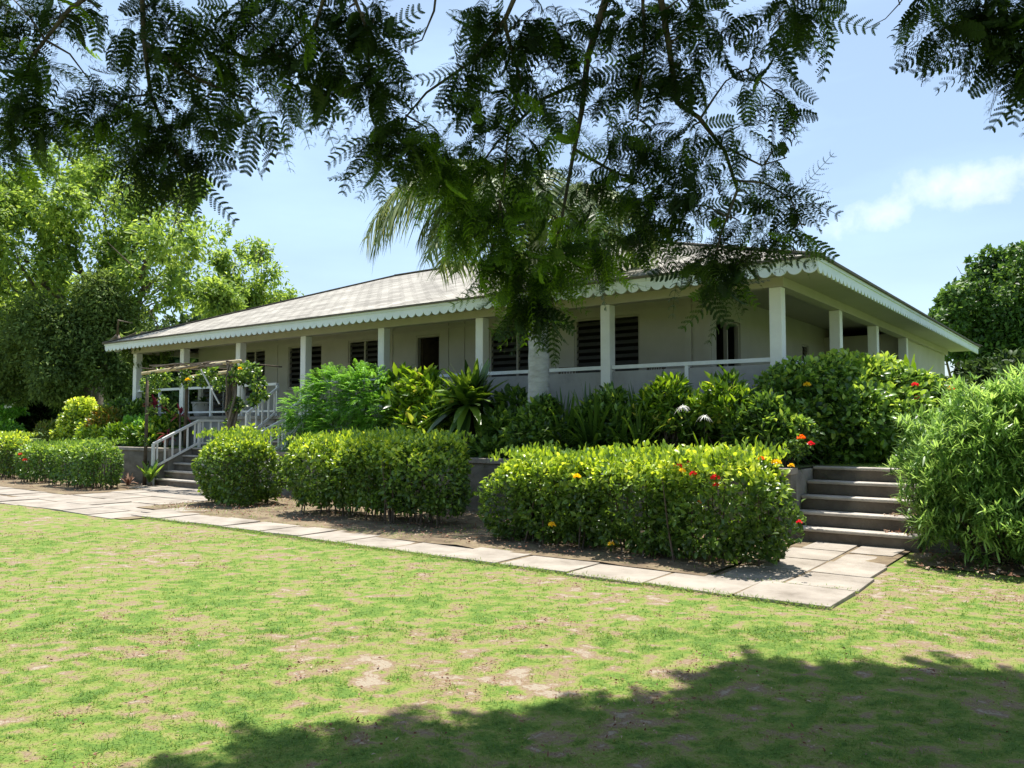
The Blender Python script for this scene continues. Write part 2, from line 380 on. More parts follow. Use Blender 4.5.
def hedge(label, segs, mat, dens=620, leaf=.052, group=None, flowers=None, name='hedge', cat='hedge', lime=1., stems=14, bare=.14, rough_=.06):
    """segs: list of (cx, cy, w, d, z0, h). Foliage sits in a shell with gaps; stems show underneath."""
    c0 = np.array([segs[0][0], segs[0][1], segs[0][4]])
    root = empty(name, tuple(c0), label, cat, group)
    out = []; sm = MB()
    for (cx, cy, w, d, z0, h) in segs:
        area = 2*(w+d)*h+w*d; n = int(area*dens)
        q = rng.uniform(-1, 1, (n*3, 3)); half = np.array([w/2, d/2, h/2])
        # push to the surface of a rounded box
        k = 2.6; r_ = (np.abs(q)**k).sum(1)**(1/k); s_ = q/r_[:, None]
        wts = np.linalg.norm(s_*np.array([1/half[0], 1/half[1], 1/half[2]]), axis=1)
        keep = rng.random(len(q)) < wts/wts.max()*1.0
        s_ = s_[keep][:n]; n = len(s_)
        depth = np.where(rng.random(n) < .75, rng.random(n)**1.3*.22, rng.random(n)*.6)
        nrm = norm(np.sign(s_)*np.abs(s_)**(k-1)/half)
        base = s_*half
        bumpy = n3(base+c0+np.array([cx, cy, 0]), 3.0, 1)*rough_*2.0+n3(base+c0, 11, 2)*rough_*1.1
        pos = base+nrm*(bumpy[:, None]) - nrm*(depth[:, None])*np.minimum(half.min(), .5)
        pos[:, 2] = np.where(s_[:, 2] > .8, pos[:, 2], pos[:, 2])
        P = pos+np.array([cx, cy, z0+h/2])
        hz = (P[:, 2]-z0)/h
        ok = (hz > bare*(.6+.8*rng.random(n))) & ((n3(P, 6.5, 4) > -.42) | (rng.random(n) < .35))
        P = P[ok]; nr = nrm[ok]; hz = hz[ok]; dp = depth[ok]; n = len(P)
        D = norm(nr*.7+rdir(n)*.8+np.array([0, 0, .35])); Nn = norm(nr*.6+rdir(n)*.7+np.array([0, 0, .5]))
        new = np.clip((hz-.55)/.32, 0, 1)*np.clip(1-dp/.25, 0, 1)
        tone = .18+.42*rng.random(n)+.10*n3(P, 3, 7)+lime*new*(.32+.38*rng.random(n))
        tone = np.clip(tone, 0, 1)
        L = leaf*rng.uniform(.7, 1.35, n)
        out.append(ova(P, D, Nn, L, L*.55, tone))
        # upright new shoots along the top
        ns = int(w*d*dens*.30); Q = np.stack([cx+rng.uniform(-.47, .47, ns)*w, cy+rng.uniform(-.47, .47, ns)*d, np.full(ns, z0+h-.03)], 1)
        Q[:, 2] += n3(Q, 4.2, 1)*rough_+rng.random(ns)**2*.11
        Dq = norm(rdir(ns)*.55+np.array([0, 0, 1.])); out.append(ova(Q, Dq, rdir(ns), leaf*rng.uniform(.7, 1.3, ns), leaf*.5, np.clip(.5*lime+.35*rng.random(ns), 0, 1)))
        for _ in range(int(stems*w*d)+3):
            x, y = cx+rng.uniform(-.4, .4)*w, cy+rng.uniform(-.38, .38)*d
            x2, y2 = x+rng.normal()*.10, y+rng.normal()*.10
            sm.tube([(x-c0[0], y-c0[1], z0-c0[2]-.02), ((x+x2)/2-c0[0]+rng.normal()*.02, (y+y2)/2-c0[1], z0-c0[2]+h*.35), (x2-c0[0], y2-c0[1], z0-c0[2]+h*.8)], [.014, .011, .005], 5)
    leafobj('foliage', out, mat, root, c0)
    sm.build('stems', M['twig'], root)
    if flowers:
        for (fx, fy, fz, key, sz) in flowers: flower_head(root, c0, (fx, fy, fz), key, sz)
    return root
def flower_head(root, c0, pos, key, sz=.045, name='flower_cluster'):
    n = 46; sz = sz*rng.uniform(.7, 1.0); d = rdir(n); d[:, 2] = np.abs(d[:, 2])*.9-.15; P = np.array(pos)+d*sz*.55
    leafobj(name, [ova(P, norm(d+rdir(n)*.5), rdir(n), sz*.62, sz*.45, rng.random(n))], M[key], root, c0)

def blob_points(blobs, n, shell=.45, gapf=1.2, gap=-.25, seed=0):
    B = np.array(blobs, float); wts = (B[:, 3]*B[:, 4]*B[:, 5])**(2/3); ix = rng.choice(len(B), n*2, p=wts/wts.sum())
    d = rdir(n*2); r_ = shell+(1-shell)*rng.random(n*2)**.55
    P = B[ix, :3]+d*B[ix, 3:6]*r_[:, None]
    r_ = r_*(1+.0)
    ok = (n3(P, gapf, seed) > gap) | (rng.random(n*2) < .12)
    P = P[ok][:n]; d = d[ok][:n]; rr_ = r_[ok][:n]
    P = P+np.stack([n3(P, gapf*2.1, seed+3), n3(P, gapf*2.3, seed+5), n3(P, gapf*2.2, seed+9)], 1)*.22*B[:, 3].mean()
    return P, d, rr_
def limbs(mb, base, fork, targets, r0, r1, c0):
    """trunk from base to fork, then a curved limb to each target"""
    base, fork = np.array(base, float), np.array(fork, float)
    pts = [base+(fork-base)*k/5+np.array([math.sin(k*1.7)*.08, math.cos(k*2.1)*.08, 0])*np.linalg.norm(fork-base)*.25*(k not in (0,)) for k in range(6)]
    rad = [r0*(1.35 if k == 0 else 1-(1-r1/r0)*k/5) for k in range(6)]
    mb.tube([p-c0 for p in pts], rad, 10, .08)
    st = pts[-1]
    for T in targets:
        T = np.array(T, float); s0 = pts[3]+(pts[-1]-pts[3])*rng.random()
        L = np.linalg.norm(T-s0)
        q = [s0+(T-s0)*k/6+np.array([0, 0, 1.])*math.sin(math.pi*k/6)*L*.10+rng.normal(size=3)*L*.03*(0 < k < 6) for k in range(7)]
        r_ = r1*.62; mb.tube([x-c0 for x in q], [max(.012, r_*(1-k/6.5)) for k in range(7)], 7, .05)
        for j in range(4):
            s1 = q[2+j]; T1 = q[3+j]*.45+T*.55+rng.normal(size=3)*L*.07
            mb.tube([s1-c0, (s1+T1)/2+rng.normal(size=3)*L*.04-c0, T1-c0], [r_*.35, r_*.22, .01], 5)
def tree(label, base, blobs, mat, nleaf, leafL, leafW, fork_h, r0, kind='dia', group=None, name='tree', droop=.3, shell=.45, gapf=.9, gap=-.25, seed=0, lean=(0, 0), cat='tree', tspread=.5):
    c0 = np.array(base, float); root = empty(name, tuple(c0), label, cat, group)
    mb = MB(); limbs(mb, c0, c0+np.array([lean[0], lean[1], fork_h]), [b_[:3] for b_ in blobs][:14], r0, r0*.7, c0)
    mb.build('trunk', M['bark'], root, smooth=True)
    P, d, rr_ = blob_points(blobs, nleaf, shell, gapf, gap, seed); n = len(P)
    if kind == 'dia':
        D = norm(d*.5+rdir(n)*.8-np.array([0, 0, droop])); Nn = norm(d*.5+rdir(n)*.6+np.array([0, 0, .6]))
        tone = np.clip(.45+.22*rng.normal(size=n)*tspread*2+.2*n3(P, gapf*1.5, seed+2), 0, 1)
        L = leafL*rng.uniform(.6, 1.4, n)
        leafobj('crown', [dia(P, D, Nn, L, L*leafW/leafL, tone)], mat, root, c0)
    else:   # hanging strands
        D = norm(rdir(n)*.8+d*.4-np.array([0, 0, .8])); tone = np.clip(.45+.3*rng.normal(size=n)*tspread*2, 0, 1)
        leafobj('crown', [bla(P, D, leafL*rng.uniform(.5, 1.4, n), leafW, .15, tone, K=2)], mat, root, c0)
    return root

# ------------------------------------------------------------------ SETTING: ground
def dry_at(x, y):
    a = fbm(x*.42+3, y*.42+9, 3); b_ = fbm(x*1.9+40, y*1.9+7, 4); c_ = fbm(x*6+11, y*6+90, 3)
    base = .41+(a-.5)*.6+(b_-.5)*.42+(c_-.5)*.8+(fbm(x*13+5, y*13+50, 3)-.5)*1.9
    for (px, py, rad, amp) in bare:
        q = ((x-px)**2+(y-py)**2)/rad**2
        base = base+amp*.62*np.exp(-q)
    return np.clip(base, 0, 1.1)
def gz(px, py):
    d = pix_dir(px, py); t_ = -1.6/d[2]; return (d[0]*t_, d[1]*t_)
bare = []
for (px, py, rad, amp) in [(462,681,.20,.65),(385,668,.30,.45),(275,592,.30,.55),(200,632,.28,.45),(170,640,.25,.4),(350,640,.5,.25),(40,587,.4,.5),(95,585,.3,.4),(555,683,.22,.4),
                           (880,575,.55,.5),(905,590,.35,.35),(860,600,.4,.35),(540,640,.6,.25),(600,620,.5,.25),(640,600,.35,.35),(330,565,.5,.2),(560,590,.5,.3),(470,580,.7,.25),(150,560,.8,.2),
                           (700,625,.4,.2),(1000,600,.5,.3),(920,560,.4,.5)]:
    g_ = gz(px, py); bare.append((g_[0], g_[1], rad, amp))
for (px, py, rad, amp) in [(130,720,1.0,-.25),(60,690,1.2,-.2),(250,720,.6,-.2),(720,640,.5,-.25),(240,590,.8,-.15),(300,530,.9,-.1),(780,630,.5,-.25)]:
    g_ = gz(px, py); bare.append((g_[0], g_[1], rad, amp))

fx = np.arange(-24, 6.01, .06); fy = np.arange(-1, 10.6, .06)
xs = np.concatenate([[-1500, -600, -250, -120, -70, -45, -32], fx, [9, 14, 25, 50, 120, 300, 800, 1500]])
ys = np.concatenate([[-400, -120, -50, -22, -10, -4], fy, [11, 16, 30, 60, 120, 300, 800, 1800]])
XX, YY = np.meshgrid(xs, ys); inner = (XX > -24.1) & (XX < 6.1) & (YY > -1.1) & (YY < 7.0)
ZZ = np.where(inner, (fbm(XX*.6, YY*.6, 3)-.5)*.05+(fbm(XX*4, YY*4, 2)-.5)*.012, -.012)
nx, ny = len(xs), len(ys); idx = np.arange(nx*ny).reshape(ny, nx)
Fg = np.stack([idx[:-1, :-1], idx[:-1, 1:], idx[1:, 1:], idx[1:, :-1]], -1).reshape(-1, 4)
ground = arrays_mesh('ground', np.stack([XX, YY, ZZ], -1).reshape(-1, 3), [Fg], None, M['lawn'], smooth=True)
da = ground.data.attributes.new('dry', 'FLOAT', 'POINT'); da.data.foreach_set('value', dry_at(XX, YY).ravel().astype(np.float32))
tag(ground, kind='structure')

WALL_Y = 11.35; TZ = .98
SL = (-20.25, -16.45); SR = (-3.66, -2.02)    # stair openings in the terrace
# planting beds between path and wall
mb = MB()
def sheet(mb, x0, x1, y0, y1, z, step=.3, amp=.02):
    X, Y = np.meshgrid(np.linspace(x0, x1, max(2, int((x1-x0)/step))), np.linspace(y0, y1, max(2, int((y1-y0)/step))))
    Z = z+(fbm(X*2, Y*2, 3)-.3)*amp; a, b_ = X.shape; i = np.arange(a*b_).reshape(a, b_)
    mb.add(np.stack([X, Y, Z], -1).reshape(-1, 3), np.stack([i[:-1, :-1], i[:-1, 1:], i[1:, 1:], i[1:, :-1]], -1).reshape(-1, 4).tolist())
sheet(mb, -15.1, -3.5, 8.0, 11.4, .012, amp=.05)
sheet(mb, -40, -19.0, 8.55, 11.4, .012, amp=.04)
sheet(mb, -1.75, 3.2, 10.1, 11.4, .0, amp=.05)
tag(mb.build('planting_bed', M['soil'], smooth=True), kind='structure')
# terrace (upper ground)
mt, t = newmat('terrace_ground'); M['terr'] = mt
tcn = t.nodes.new('ShaderNodeTexCoord'); nn = N(t, 'ShaderNodeTexNoise'); nn.inputs['Scale'].default_value = 1.3; nn.inputs['Detail'].default_value = 9
t.links.new(tcn.outputs['Object'], nn.inputs['Vector'])
r = ramp(t, [(.3, (.05,.10,.018)), (.48, (.10,.19,.03)), (.62, (.16,.17,.06)), (.8, (.17,.13,.08))]); t.links.new(nn.outputs['Fac'], r.inputs[0])
p = t.nodes.new('ShaderNodeBsdfPrincipled'); p.inputs['Roughness'].default_value = .95; t.links.new(r.outputs[0], p.inputs['Base Color'])
o = t.nodes.new('ShaderNodeOutputMaterial'); t.links.new(p.outputs[0], o.inputs[0])
mb = MB()
def top(x0, x1, y0, y1): mb.add([(x0, y0, TZ), (x1, y0, TZ), (x1, y1, TZ), (x0, y1, TZ)], [(0, 1, 2, 3)])
T0 = WALL_Y+.24
top(-220, SL[0], T0, 12.55); top(SL[1], SR[0], T0, 12.55); top(SR[1], 60, T0, 12.55); top(-220, 60, 12.55, 400)
tag(mb.build('terrace', M['terr']), kind='structure')

# retaining walls: blocks with a capping course
def retaining(label, x0, x1):
    c0 = ((x0+x1)/2, WALL_Y, 0); root = empty('retaining_wall', c0, label, 'wall'); a, b_ = x0-c0[0], x1-c0[0]
    MB().box(a, b_, 0, .24, -.05, .90).build('wall_face', M['stonewall'], root)
    mbc = MB(); x = a-.02
    while x < b_:
        w = min(.6+rng.random()*.02, b_+.02-x)
        mbc.box(x+.003, x+w-.003, -.035, .27, .902, .985+rng.random()*.006); x += w
    mbc.build('capping', M['slab'], root, bevel=.008)
    return root
retaining('long low block retaining wall left of the white railed stairs, with a pale capping', -45, SL[0])
retaining('shaded block retaining wall behind the two front clipped hedges', SL[1], SR[0])
retaining('block retaining wall hidden behind the tall lance-leaved bush on the right', SR[1], 12)

# path of paving slabs
mb = MB()
def slab(x0, x1, y0, y1, dz=0):
    g = .012+rng.random()*.012; j = lambda: rng.normal()*.012
    z0 = -.03; z1 = .010+dz+rng.random()*.014; tx, ty = rng.normal()*.004, rng.normal()*.004
    p = [(x0+g+j(), y0+g+j()), (x1-g+j(), y0+g+j()), (x1-g+j(), y1-g+j()), (x0+g+j(), y1-g+j())]
    mb.add([(x, y, z0) for x, y in p]+[(x, y, z1+tx*(x-x0)+ty*(y-y0)) for x, y in p], [(3,2,1,0),(4,5,6,7),(0,1,5,4),(1,2,6,5),(2,3,7,6),(3,0,4,7)])
x = -2.02
while x > -13.7:
    w = .86+rng.random()*.10; slab(x-w, x, 7.30+rng.normal()*.015, 8.12+rng.normal()*.02); x -= w
x = -13.7
while x > -42:
    w = .9+rng.random()*.12
    slab(x-w, x, 6.86+rng.normal()*.015, 7.66); slab(x-w+.3, x+.3, 7.67, 8.55+rng.normal()*.02); x -= w
for i, y in enumerate(np.arange(8.14, 11.3, .80)):       # walk to the concrete steps
    sh = -.05*i*0
    slab(-3.42+(.12 if i % 2 else 0), -2.72, y, min(y+.80, 11.33)); slab(-2.72, -2.02-.05*(i % 2)-.10*(i > 1), y, min(y+.80, 11.33))
for y in np.arange(8.56, 11.3, .92):                     # forecourt of the railed stairs
    x = -15.2
    lim = -19.0 if y < 10 else -20.4
    while x > lim:
        w = .85+rng.random()*.2; slab(max(x-w, lim-.1), x, y, min(y+.92, 11.32)); x -= w
path = mb.build('path', M['slab'], bevel=.006); tag(path, kind='structure')
# packed earth under the slabs so joints read as soil
mb = MB(); sheet(mb, -13.7, -2.08, 7.36, 8.2, .004, amp=.012); sheet(mb, -42, -13.4, 6.92, 8.6, .004, amp=.012); sheet(mb, -3.48, -2.12, 8.1, 11.36, .004, amp=.012); sheet(mb, -20.5, -15.1, 8.5, 11.36, .004, amp=.012)
tag(mb.build('path_bedding', M['soil'], smooth=True), kind='structure')

# ------------------------------------------------------------------ HOUSE
FL = 1.85
HX0, HX1, HY0, HY1 = -25.62, -4.5, 13.5, 30.0
EX0, EX1, EY0, EY1 = -26.1, -3.62, 12.70, 30.9
house = empty('house', (-15, 13.5, TZ), 'low cream bungalow with deep verandas, white scalloped eaves and grey shingled hip roof', 'house')
HO = np.array([-15, 13.5, TZ])
def hb(mb, name, mat, bevel=0, parent=None, smooth=False):
    mb.v = [tuple(np.array(q)-HO) for q in mb.v]
    return mb.build(name, mat, parent or house, smooth, bevel)
# plinth and floor
hb(MB().box(HX0-.1, HX1+.1, HY0-.1, HY1, .7, FL-.10), 'plinth', M['panel'])
hb(MB().box(HX0-.2, HX1+.2, HY0-.2, HY1+.1, FL-.098, FL), 'veranda_floor', M['concrete'], .01)
# roof
ms = .372; S = 6.6; ze = 4.24; zr = ze+S*ms
hipL = EX0+6.6; hipR = EX1-6.9; ry = EY0+S
A, B, D_, E_ = (EX0, EY0), (EX1, EY0), (EX1, EY1), (EX0, EY1)
rv = [(EX0-.04, EY0-.04, ze), (EX1+.04, EY0-.04, ze), (EX1+.04, EY1+.04, ze), (EX0-.04, EY1+.04, ze), (hipL, ry, zr), (hipR, ry, zr)]
rf = [(0, 1, 5, 4), (1, 2, 5), (2, 3, 4, 5), (3, 0, 4)]
me = bpy.data.meshes.new('roof'); me.from_pydata([tuple(np.array(q)-HO) for q in rv], [], rf); me.update()
uvl = me.uv_layers.new(name='roofmap')
for pi, pol in enumerate(me.polygons):
    for li in pol.loop_indices:
        co = me.vertices[me.loops[li].vertex_index].co
        uvl.data[li].uv = (co.x, co.y*1.07) if pi in (0, 2) else (co.y, co.x*1.06)
me.materials.append(M['shingle'])
roof = bpy.data.objects.new('roof', me); COL.objects.link(roof); roof.parent = house
M['edge'] = surf('shingle_edge', [(.3, (.10,.085,.07)), (.7, (.16,.14,.115))], 6, .9, bump=.1)
mb = MB()
for (p0, p1) in (((EX0-.05, EY0-.05), (EX1+.05, EY0-.05)), ((EX1+.05, EY0-.05), (EX1+.05, EY1+.05)), ((EX0-.05, EY1+.05), (EX0-.05, EY0-.05)), ((EX1+.05, EY1+.05), (EX0-.05, EY1+.05))):
    mb.bar((*p0, ze-.012), (*p1, ze-.012), .05, .04)
hb(mb, 'drip_edge', M['edge'])
mb = MB()
for a_, b2 in ((rv[0], rv[4]), (rv[1], rv[5]), (rv[2], rv[5]), (rv[3], rv[4]), (rv[4], rv[5])):
    mb.bar((a_[0], a_[1], a_[2]+.015), (b2[0], b2[1], b2[2]+.015), .22, .03)
hb(mb, 'ridge_cap', M['edge'])
# scalloped fascia boards
def fascia(x0, y0, x1, y1, nx_, ny_, name='scalloped_fascia'):
    L = math.hypot(x1-x0, y1-y0); dx, dy = (x1-x0)/L, (y1-y0)/L; n = int(round(L/.24)); pit = L/n; sub = 8; mbf = MB()
    topz = ze-.025; mid = 4.065; pts = []
    for i in range(n*sub+1):
        s = i*pit/sub; ph = (i % sub)/sub
        z = mid-.005-.085*abs(math.sin(math.pi*ph))**.6
        pts.append((s, z))
    vs = []
    for s, z in pts:
        for off in (0, .028):
            vs.append((x0+dx*s-nx_*off, y0+dy*s-ny_*off, z)); vs.append((x0+dx*s-nx_*off, y0+dy*s-ny_*off, topz))
    fs = []
    for i in range(len(pts)-1):
        a = 4*i; b_ = a+4
        fs += [(a, b_, b_+1, a+1), (a+2, a+3, b_+3, b_+2), (a, a+2, b_+2, b_), (a+1, b_+1, b_+3, a+3)]
    e = 4*(len(pts)-1); fs += [(0, 1, 3, 2), (e, e+2, e+3, e+1)]
    mbf.add(vs, fs)
    # moulding batten along the top
    mbf.bar((x0+nx_*.012, y0+ny_*.012, topz-.03), (x1+nx_*.012, y1+ny_*.012, topz-.03), .024, .05)
    return hb(mbf, name, M['fascia'])
fascia(EX0, EY0, EX1, EY0, 0, -1)
fascia(EX1, EY0+.03, EX1, EY1, 1, 0)
fascia(EX0, EY1, EX0, EY0+.03, -1, 0)
# soffit and ceiling
mb = MB(); zs_ = 4.10
mb.box(EX0+.03, EX1-.03, EY0+.03, HY0-.05, zs_, zs_+.02); mb.box(HX1+.05, EX1-.03, HY0-.05, EY1, zs_, zs_+.02); mb.box(EX0+.03, HX0-.05, HY0-.05, EY1, zs_, zs_+.02)
hb(mb, 'soffit', M['soffit'])
hb(MB().box(HX0+.1, HX1-.1, HY0+.1, HY1, 4.36, 4.38), 'ceiling', M['soffit'])
# beams over the columns
mb = MB(); BZ = 3.93
mb.box(HX0-.11, HX1+.11, HY0-.11, HY0+.11, BZ, zs_-.003); mb.box(HX1-.11, HX1+.11, HY0+.113, HY1, BZ, zs_-.003); mb.box(HX0-.11, HX0+.11, HY0+.113, HY1, BZ, zs_-.003)
mb.box(HX0-.09, HX1+.09, HY0-.09, HY0+.09, zs_+.02, 4.39); mb.box(HX1-.09, HX1+.09, HY0+.093, HY1, zs_+.02, 4.39)
hb(mb, 'veranda_beam', M['soffit'])
# columns: square, with base and cap
fcols = [-25.52, -22.73, -19.84, -16.96, -14.04, -10.99, -7.84, -4.53]
scols = [16.96, 20.12, 23.45]
def column_mesh():
    m_ = MB(); h = BZ-FL
    m_.box(-.105, .105, -.105, .105, .0, h-.003); return m_
cm = column_mesh(); col0 = None
for (x, y) in [(x, HY0) for x in fcols]+[(HX1, y) for y in scols]+[(HX0, y) for y in scols]:
    if col0 is None:
        col0 = cm.build('column', M['white'], house, bevel=.012)
        cb = MB().box(-.125, .125, -.125, .125, 0.002, .10).build('column_base', M['white'], col0, bevel=.008)
        c_ = col0
    else:
        c_ = col0.copy(); COL.objects.link(c_); c_.parent = house; children_copy(col0, c_)
    c_.location = (x-HO[0], y-HO[1], FL-HO[2])
# walls with openings
def wall_open(mb, axis, pos, a0, a1, z0, z1, ops, th=.15):
    """axis 'x': wall runs along x at y=pos. ops: (a, b, za, zb)"""
    def bx(a, b_, za, zb):
        if b_-a < 1e-4 or zb-za < 1e-4: return
        if axis == 'x': mb.box(a, b_, pos, pos+th, za, zb)
        else: mb.box(pos-th, pos, a, b_, za, zb)
    cur = a0
    for (a, b_, za, zb) in sorted(ops):
        bx(cur, a, z0, z1); bx(a, b_, z0, za); bx(a, b_, zb, z1); cur = b_
    bx(cur, a1, z0, z1)
WY = 15.6; WX = -6.6
fw = [(-20.47, -18.87, 2.72, 4.02), (-17.70, -16.35, 2.72, 4.03), (-12.47, -10.75, 2.72, 4.04), (-9.95, -8.25, 2.72, 4.04)]
fd = (-15.00, -14.12, FL+.01, 4.0)
lo = [(-25.2, -23.3, FL+.01, 3.55), (-22.75, -21.62, 2.5, 4.02)]
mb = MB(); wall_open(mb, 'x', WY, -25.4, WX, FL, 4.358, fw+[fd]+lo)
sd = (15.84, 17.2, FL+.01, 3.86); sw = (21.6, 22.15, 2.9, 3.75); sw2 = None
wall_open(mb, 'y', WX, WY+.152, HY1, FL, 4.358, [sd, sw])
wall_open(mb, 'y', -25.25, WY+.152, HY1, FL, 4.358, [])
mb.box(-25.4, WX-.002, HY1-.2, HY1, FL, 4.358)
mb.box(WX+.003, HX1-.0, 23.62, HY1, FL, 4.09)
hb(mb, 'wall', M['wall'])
# pilasters and thin cover strips standing on the wall
mb = MB()
for x in (-7.1, -6.68): mb.box(x-.07, x+.07, WY-.05, WY-.002, FL, 4.35)
for x in (-13.85, -13.3, -21.0, -15.9): mb.box(x-.03, x+.03, WY-.02, WY-.002, FL, 4.35)
mb.box(-25.4, WX, WY-.03, WY-.004, 4.12, 4.18)
hb(mb, 'pilaster', M['wall'])
# room partitions keep the inside dark
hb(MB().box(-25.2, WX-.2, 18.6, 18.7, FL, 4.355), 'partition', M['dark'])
def window(x0, x1, z0, z1, axis='x', pos=WY, panes=2):
    w = x1-x0; loc = ((x0+x1)/2, pos, z0) if axis == 'x' else (pos, (x0+x1)/2, z0); h = z1-z0
    loc = np.array(loc)-HO; f = MB(); fr = .05
    for a, b_, za, zb in ((-w/2+.003, -w/2+fr, .003, h-.003), (w/2-fr, w/2-.003, .003, h-.003), (-w/2+fr+.001, w/2-fr-.001, h-fr, h-.004), (-w/2+fr+.001, w/2-fr-.001, .004, fr)): f.box(a, b_, .02, .10, za, zb)
    for k in range(1, panes): xx = -w/2+w*k/panes; f.box(xx-.03, xx+.03, .022, .098, fr+.001, h-fr-.001)
    o_ = f.build('window', M['frame'], house)
    MB().box(-w/2-.05, w/2+.05, -.06, -.003, -.06, -.005).build('sill', M['wall'], o_)
    s = MB(); n = int((h-2*fr)/.15)
    for p_ in range(panes):
        a = -w/2+w*p_/panes+.035+(fr-.03 if p_ == 0 else 0); b_ = -w/2+w*(p_+1)/panes-.035-(fr-.03 if p_ == panes-1 else 0)
        for k in range(n):
            z = fr+.075+k*(h-2*fr)/n
            s.add([(a, .025, z-.045), (b_, .025, z-.045), (b_, .085, z+.035), (a, .085, z+.035), (a, .031, z-.052), (b_, .031, z-.052), (b_, .091, z+.028), (a, .091, z+.028)],
                  [(3,2,1,0),(4,5,6,7),(0,1,5,4),(1,2,6,5),(2,3,7,6),(3,0,4,7)])
    s.build('louvres', M['louvre'], o_)
    o_.location = tuple(loc)
    if axis == 'y': o_.rotation_euler = (0, 0, R(90))
    return o_
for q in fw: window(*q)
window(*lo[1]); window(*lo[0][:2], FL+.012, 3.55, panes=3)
window(*sw, axis='y', pos=WX, panes=1)
# open front door: frame and leaf swung inwards
f = MB(); f.box(fd[0]+.003, fd[0]+.05, WY+.01, WY+.13, FL+.012, 3.99); f.box(fd[1]-.05, fd[1]-.003, WY+.01, WY+.13, FL+.012, 3.99); f.box(fd[0]+.051, fd[1]-.051, WY+.01, WY+.13, 3.94, 3.995)
df = hb(f, 'door_frame', M['frame'])
f = MB().box(fd[0]+.055, fd[0]+.095, WY+.16, WY+.95, FL+.02, 3.92); dl = hb(f, 'door', M['wood'])
hb(MB().box(fd[0]+.096, fd[0]+.15, WY+.86, WY+.89, 2.85, 2.88), 'handle', M['pot'], parent=dl)
# glazed double side door
f = MB()
for y in (sd[0]+.003, (sd[0]+sd[1])/2-.03, sd[1]-.053): f.box(WX-.11, WX-.03, y, y+.05, FL+.012, sd[3]-.01)
f.box(WX-.108, WX-.032, sd[0]+.06, sd[1]-.06, sd[3]-.07, sd[3]-.012)
sdf = hb(f, 'door_frame', M['frame'])
# white veranda railing, front and side
rail = None
def railing(p0, p1, segs, panel):
    """railing between posts; segs = post positions 0..1"""
    p0 = np.array(p0, float); p1 = np.array(p1, float); L = np.linalg.norm(p1-p0); m_ = MB()
    m_.bar(tuple(p0+[0, 0, .86]), tuple(p1+[0, 0, .86]), .09, .07); 
    if not panel: m_.bar(tuple(p0+[0, 0, .13]), tuple(p1+[0, 0, .13]), .05, .05)
    for s in segs:
        q = p0+(p1-p0)*s; m_.box(q[0]-.035, q[0]+.035, q[1]-.035, q[1]+.035, FL+.001, FL+.826)
    o_ = hb(m_, 'railing', M['rail'])
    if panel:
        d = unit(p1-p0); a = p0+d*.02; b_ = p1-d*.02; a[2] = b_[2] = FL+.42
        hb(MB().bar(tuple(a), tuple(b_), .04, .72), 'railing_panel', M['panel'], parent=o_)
    return o_
for i in range(len(fcols)-1):
    a, b_ = fcols[i]+.107, fcols[i+1]-.107
    if i == 2: b_ = -18.15           # the flight of stairs lands here
    if i == 3: a = -16.35
    if b_-a < .1: continue
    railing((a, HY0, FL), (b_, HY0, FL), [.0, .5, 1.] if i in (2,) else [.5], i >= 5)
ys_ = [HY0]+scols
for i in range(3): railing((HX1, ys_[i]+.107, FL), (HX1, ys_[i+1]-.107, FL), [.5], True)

# ------------------------------------------------------------------ stairs
def steps(name, label, x0, x1, y0, n, rise, tread, z0, cheek=True):
    c0 = np.array([(x0+x1)/2, y0, z0]); root = empty(name, tuple(c0), label, 'stairs'); w = x1-x0
    for k in range(n):
        m_ = MB(); j = rng.normal()*.004
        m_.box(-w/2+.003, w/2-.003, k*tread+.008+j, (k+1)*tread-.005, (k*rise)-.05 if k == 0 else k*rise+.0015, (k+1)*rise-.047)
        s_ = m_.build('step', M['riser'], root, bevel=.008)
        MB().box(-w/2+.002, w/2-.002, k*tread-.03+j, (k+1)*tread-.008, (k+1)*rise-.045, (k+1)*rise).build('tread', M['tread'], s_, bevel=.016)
    return root
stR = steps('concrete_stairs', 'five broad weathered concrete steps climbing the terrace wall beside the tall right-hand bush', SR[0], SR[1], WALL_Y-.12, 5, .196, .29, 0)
for sx in (-1, 1):
    xx = sx*((SR[1]-SR[0])/2+.11); MB().box(xx-.105, xx+.105, .365, 1.32, -.05, .955).build('side_wall', M['concrete'], stR, bevel=.01)
# fill the riser bodies
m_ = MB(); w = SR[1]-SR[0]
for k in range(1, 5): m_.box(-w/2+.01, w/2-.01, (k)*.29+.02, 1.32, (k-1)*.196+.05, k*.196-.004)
m_.build('core', M['riser'], stR)

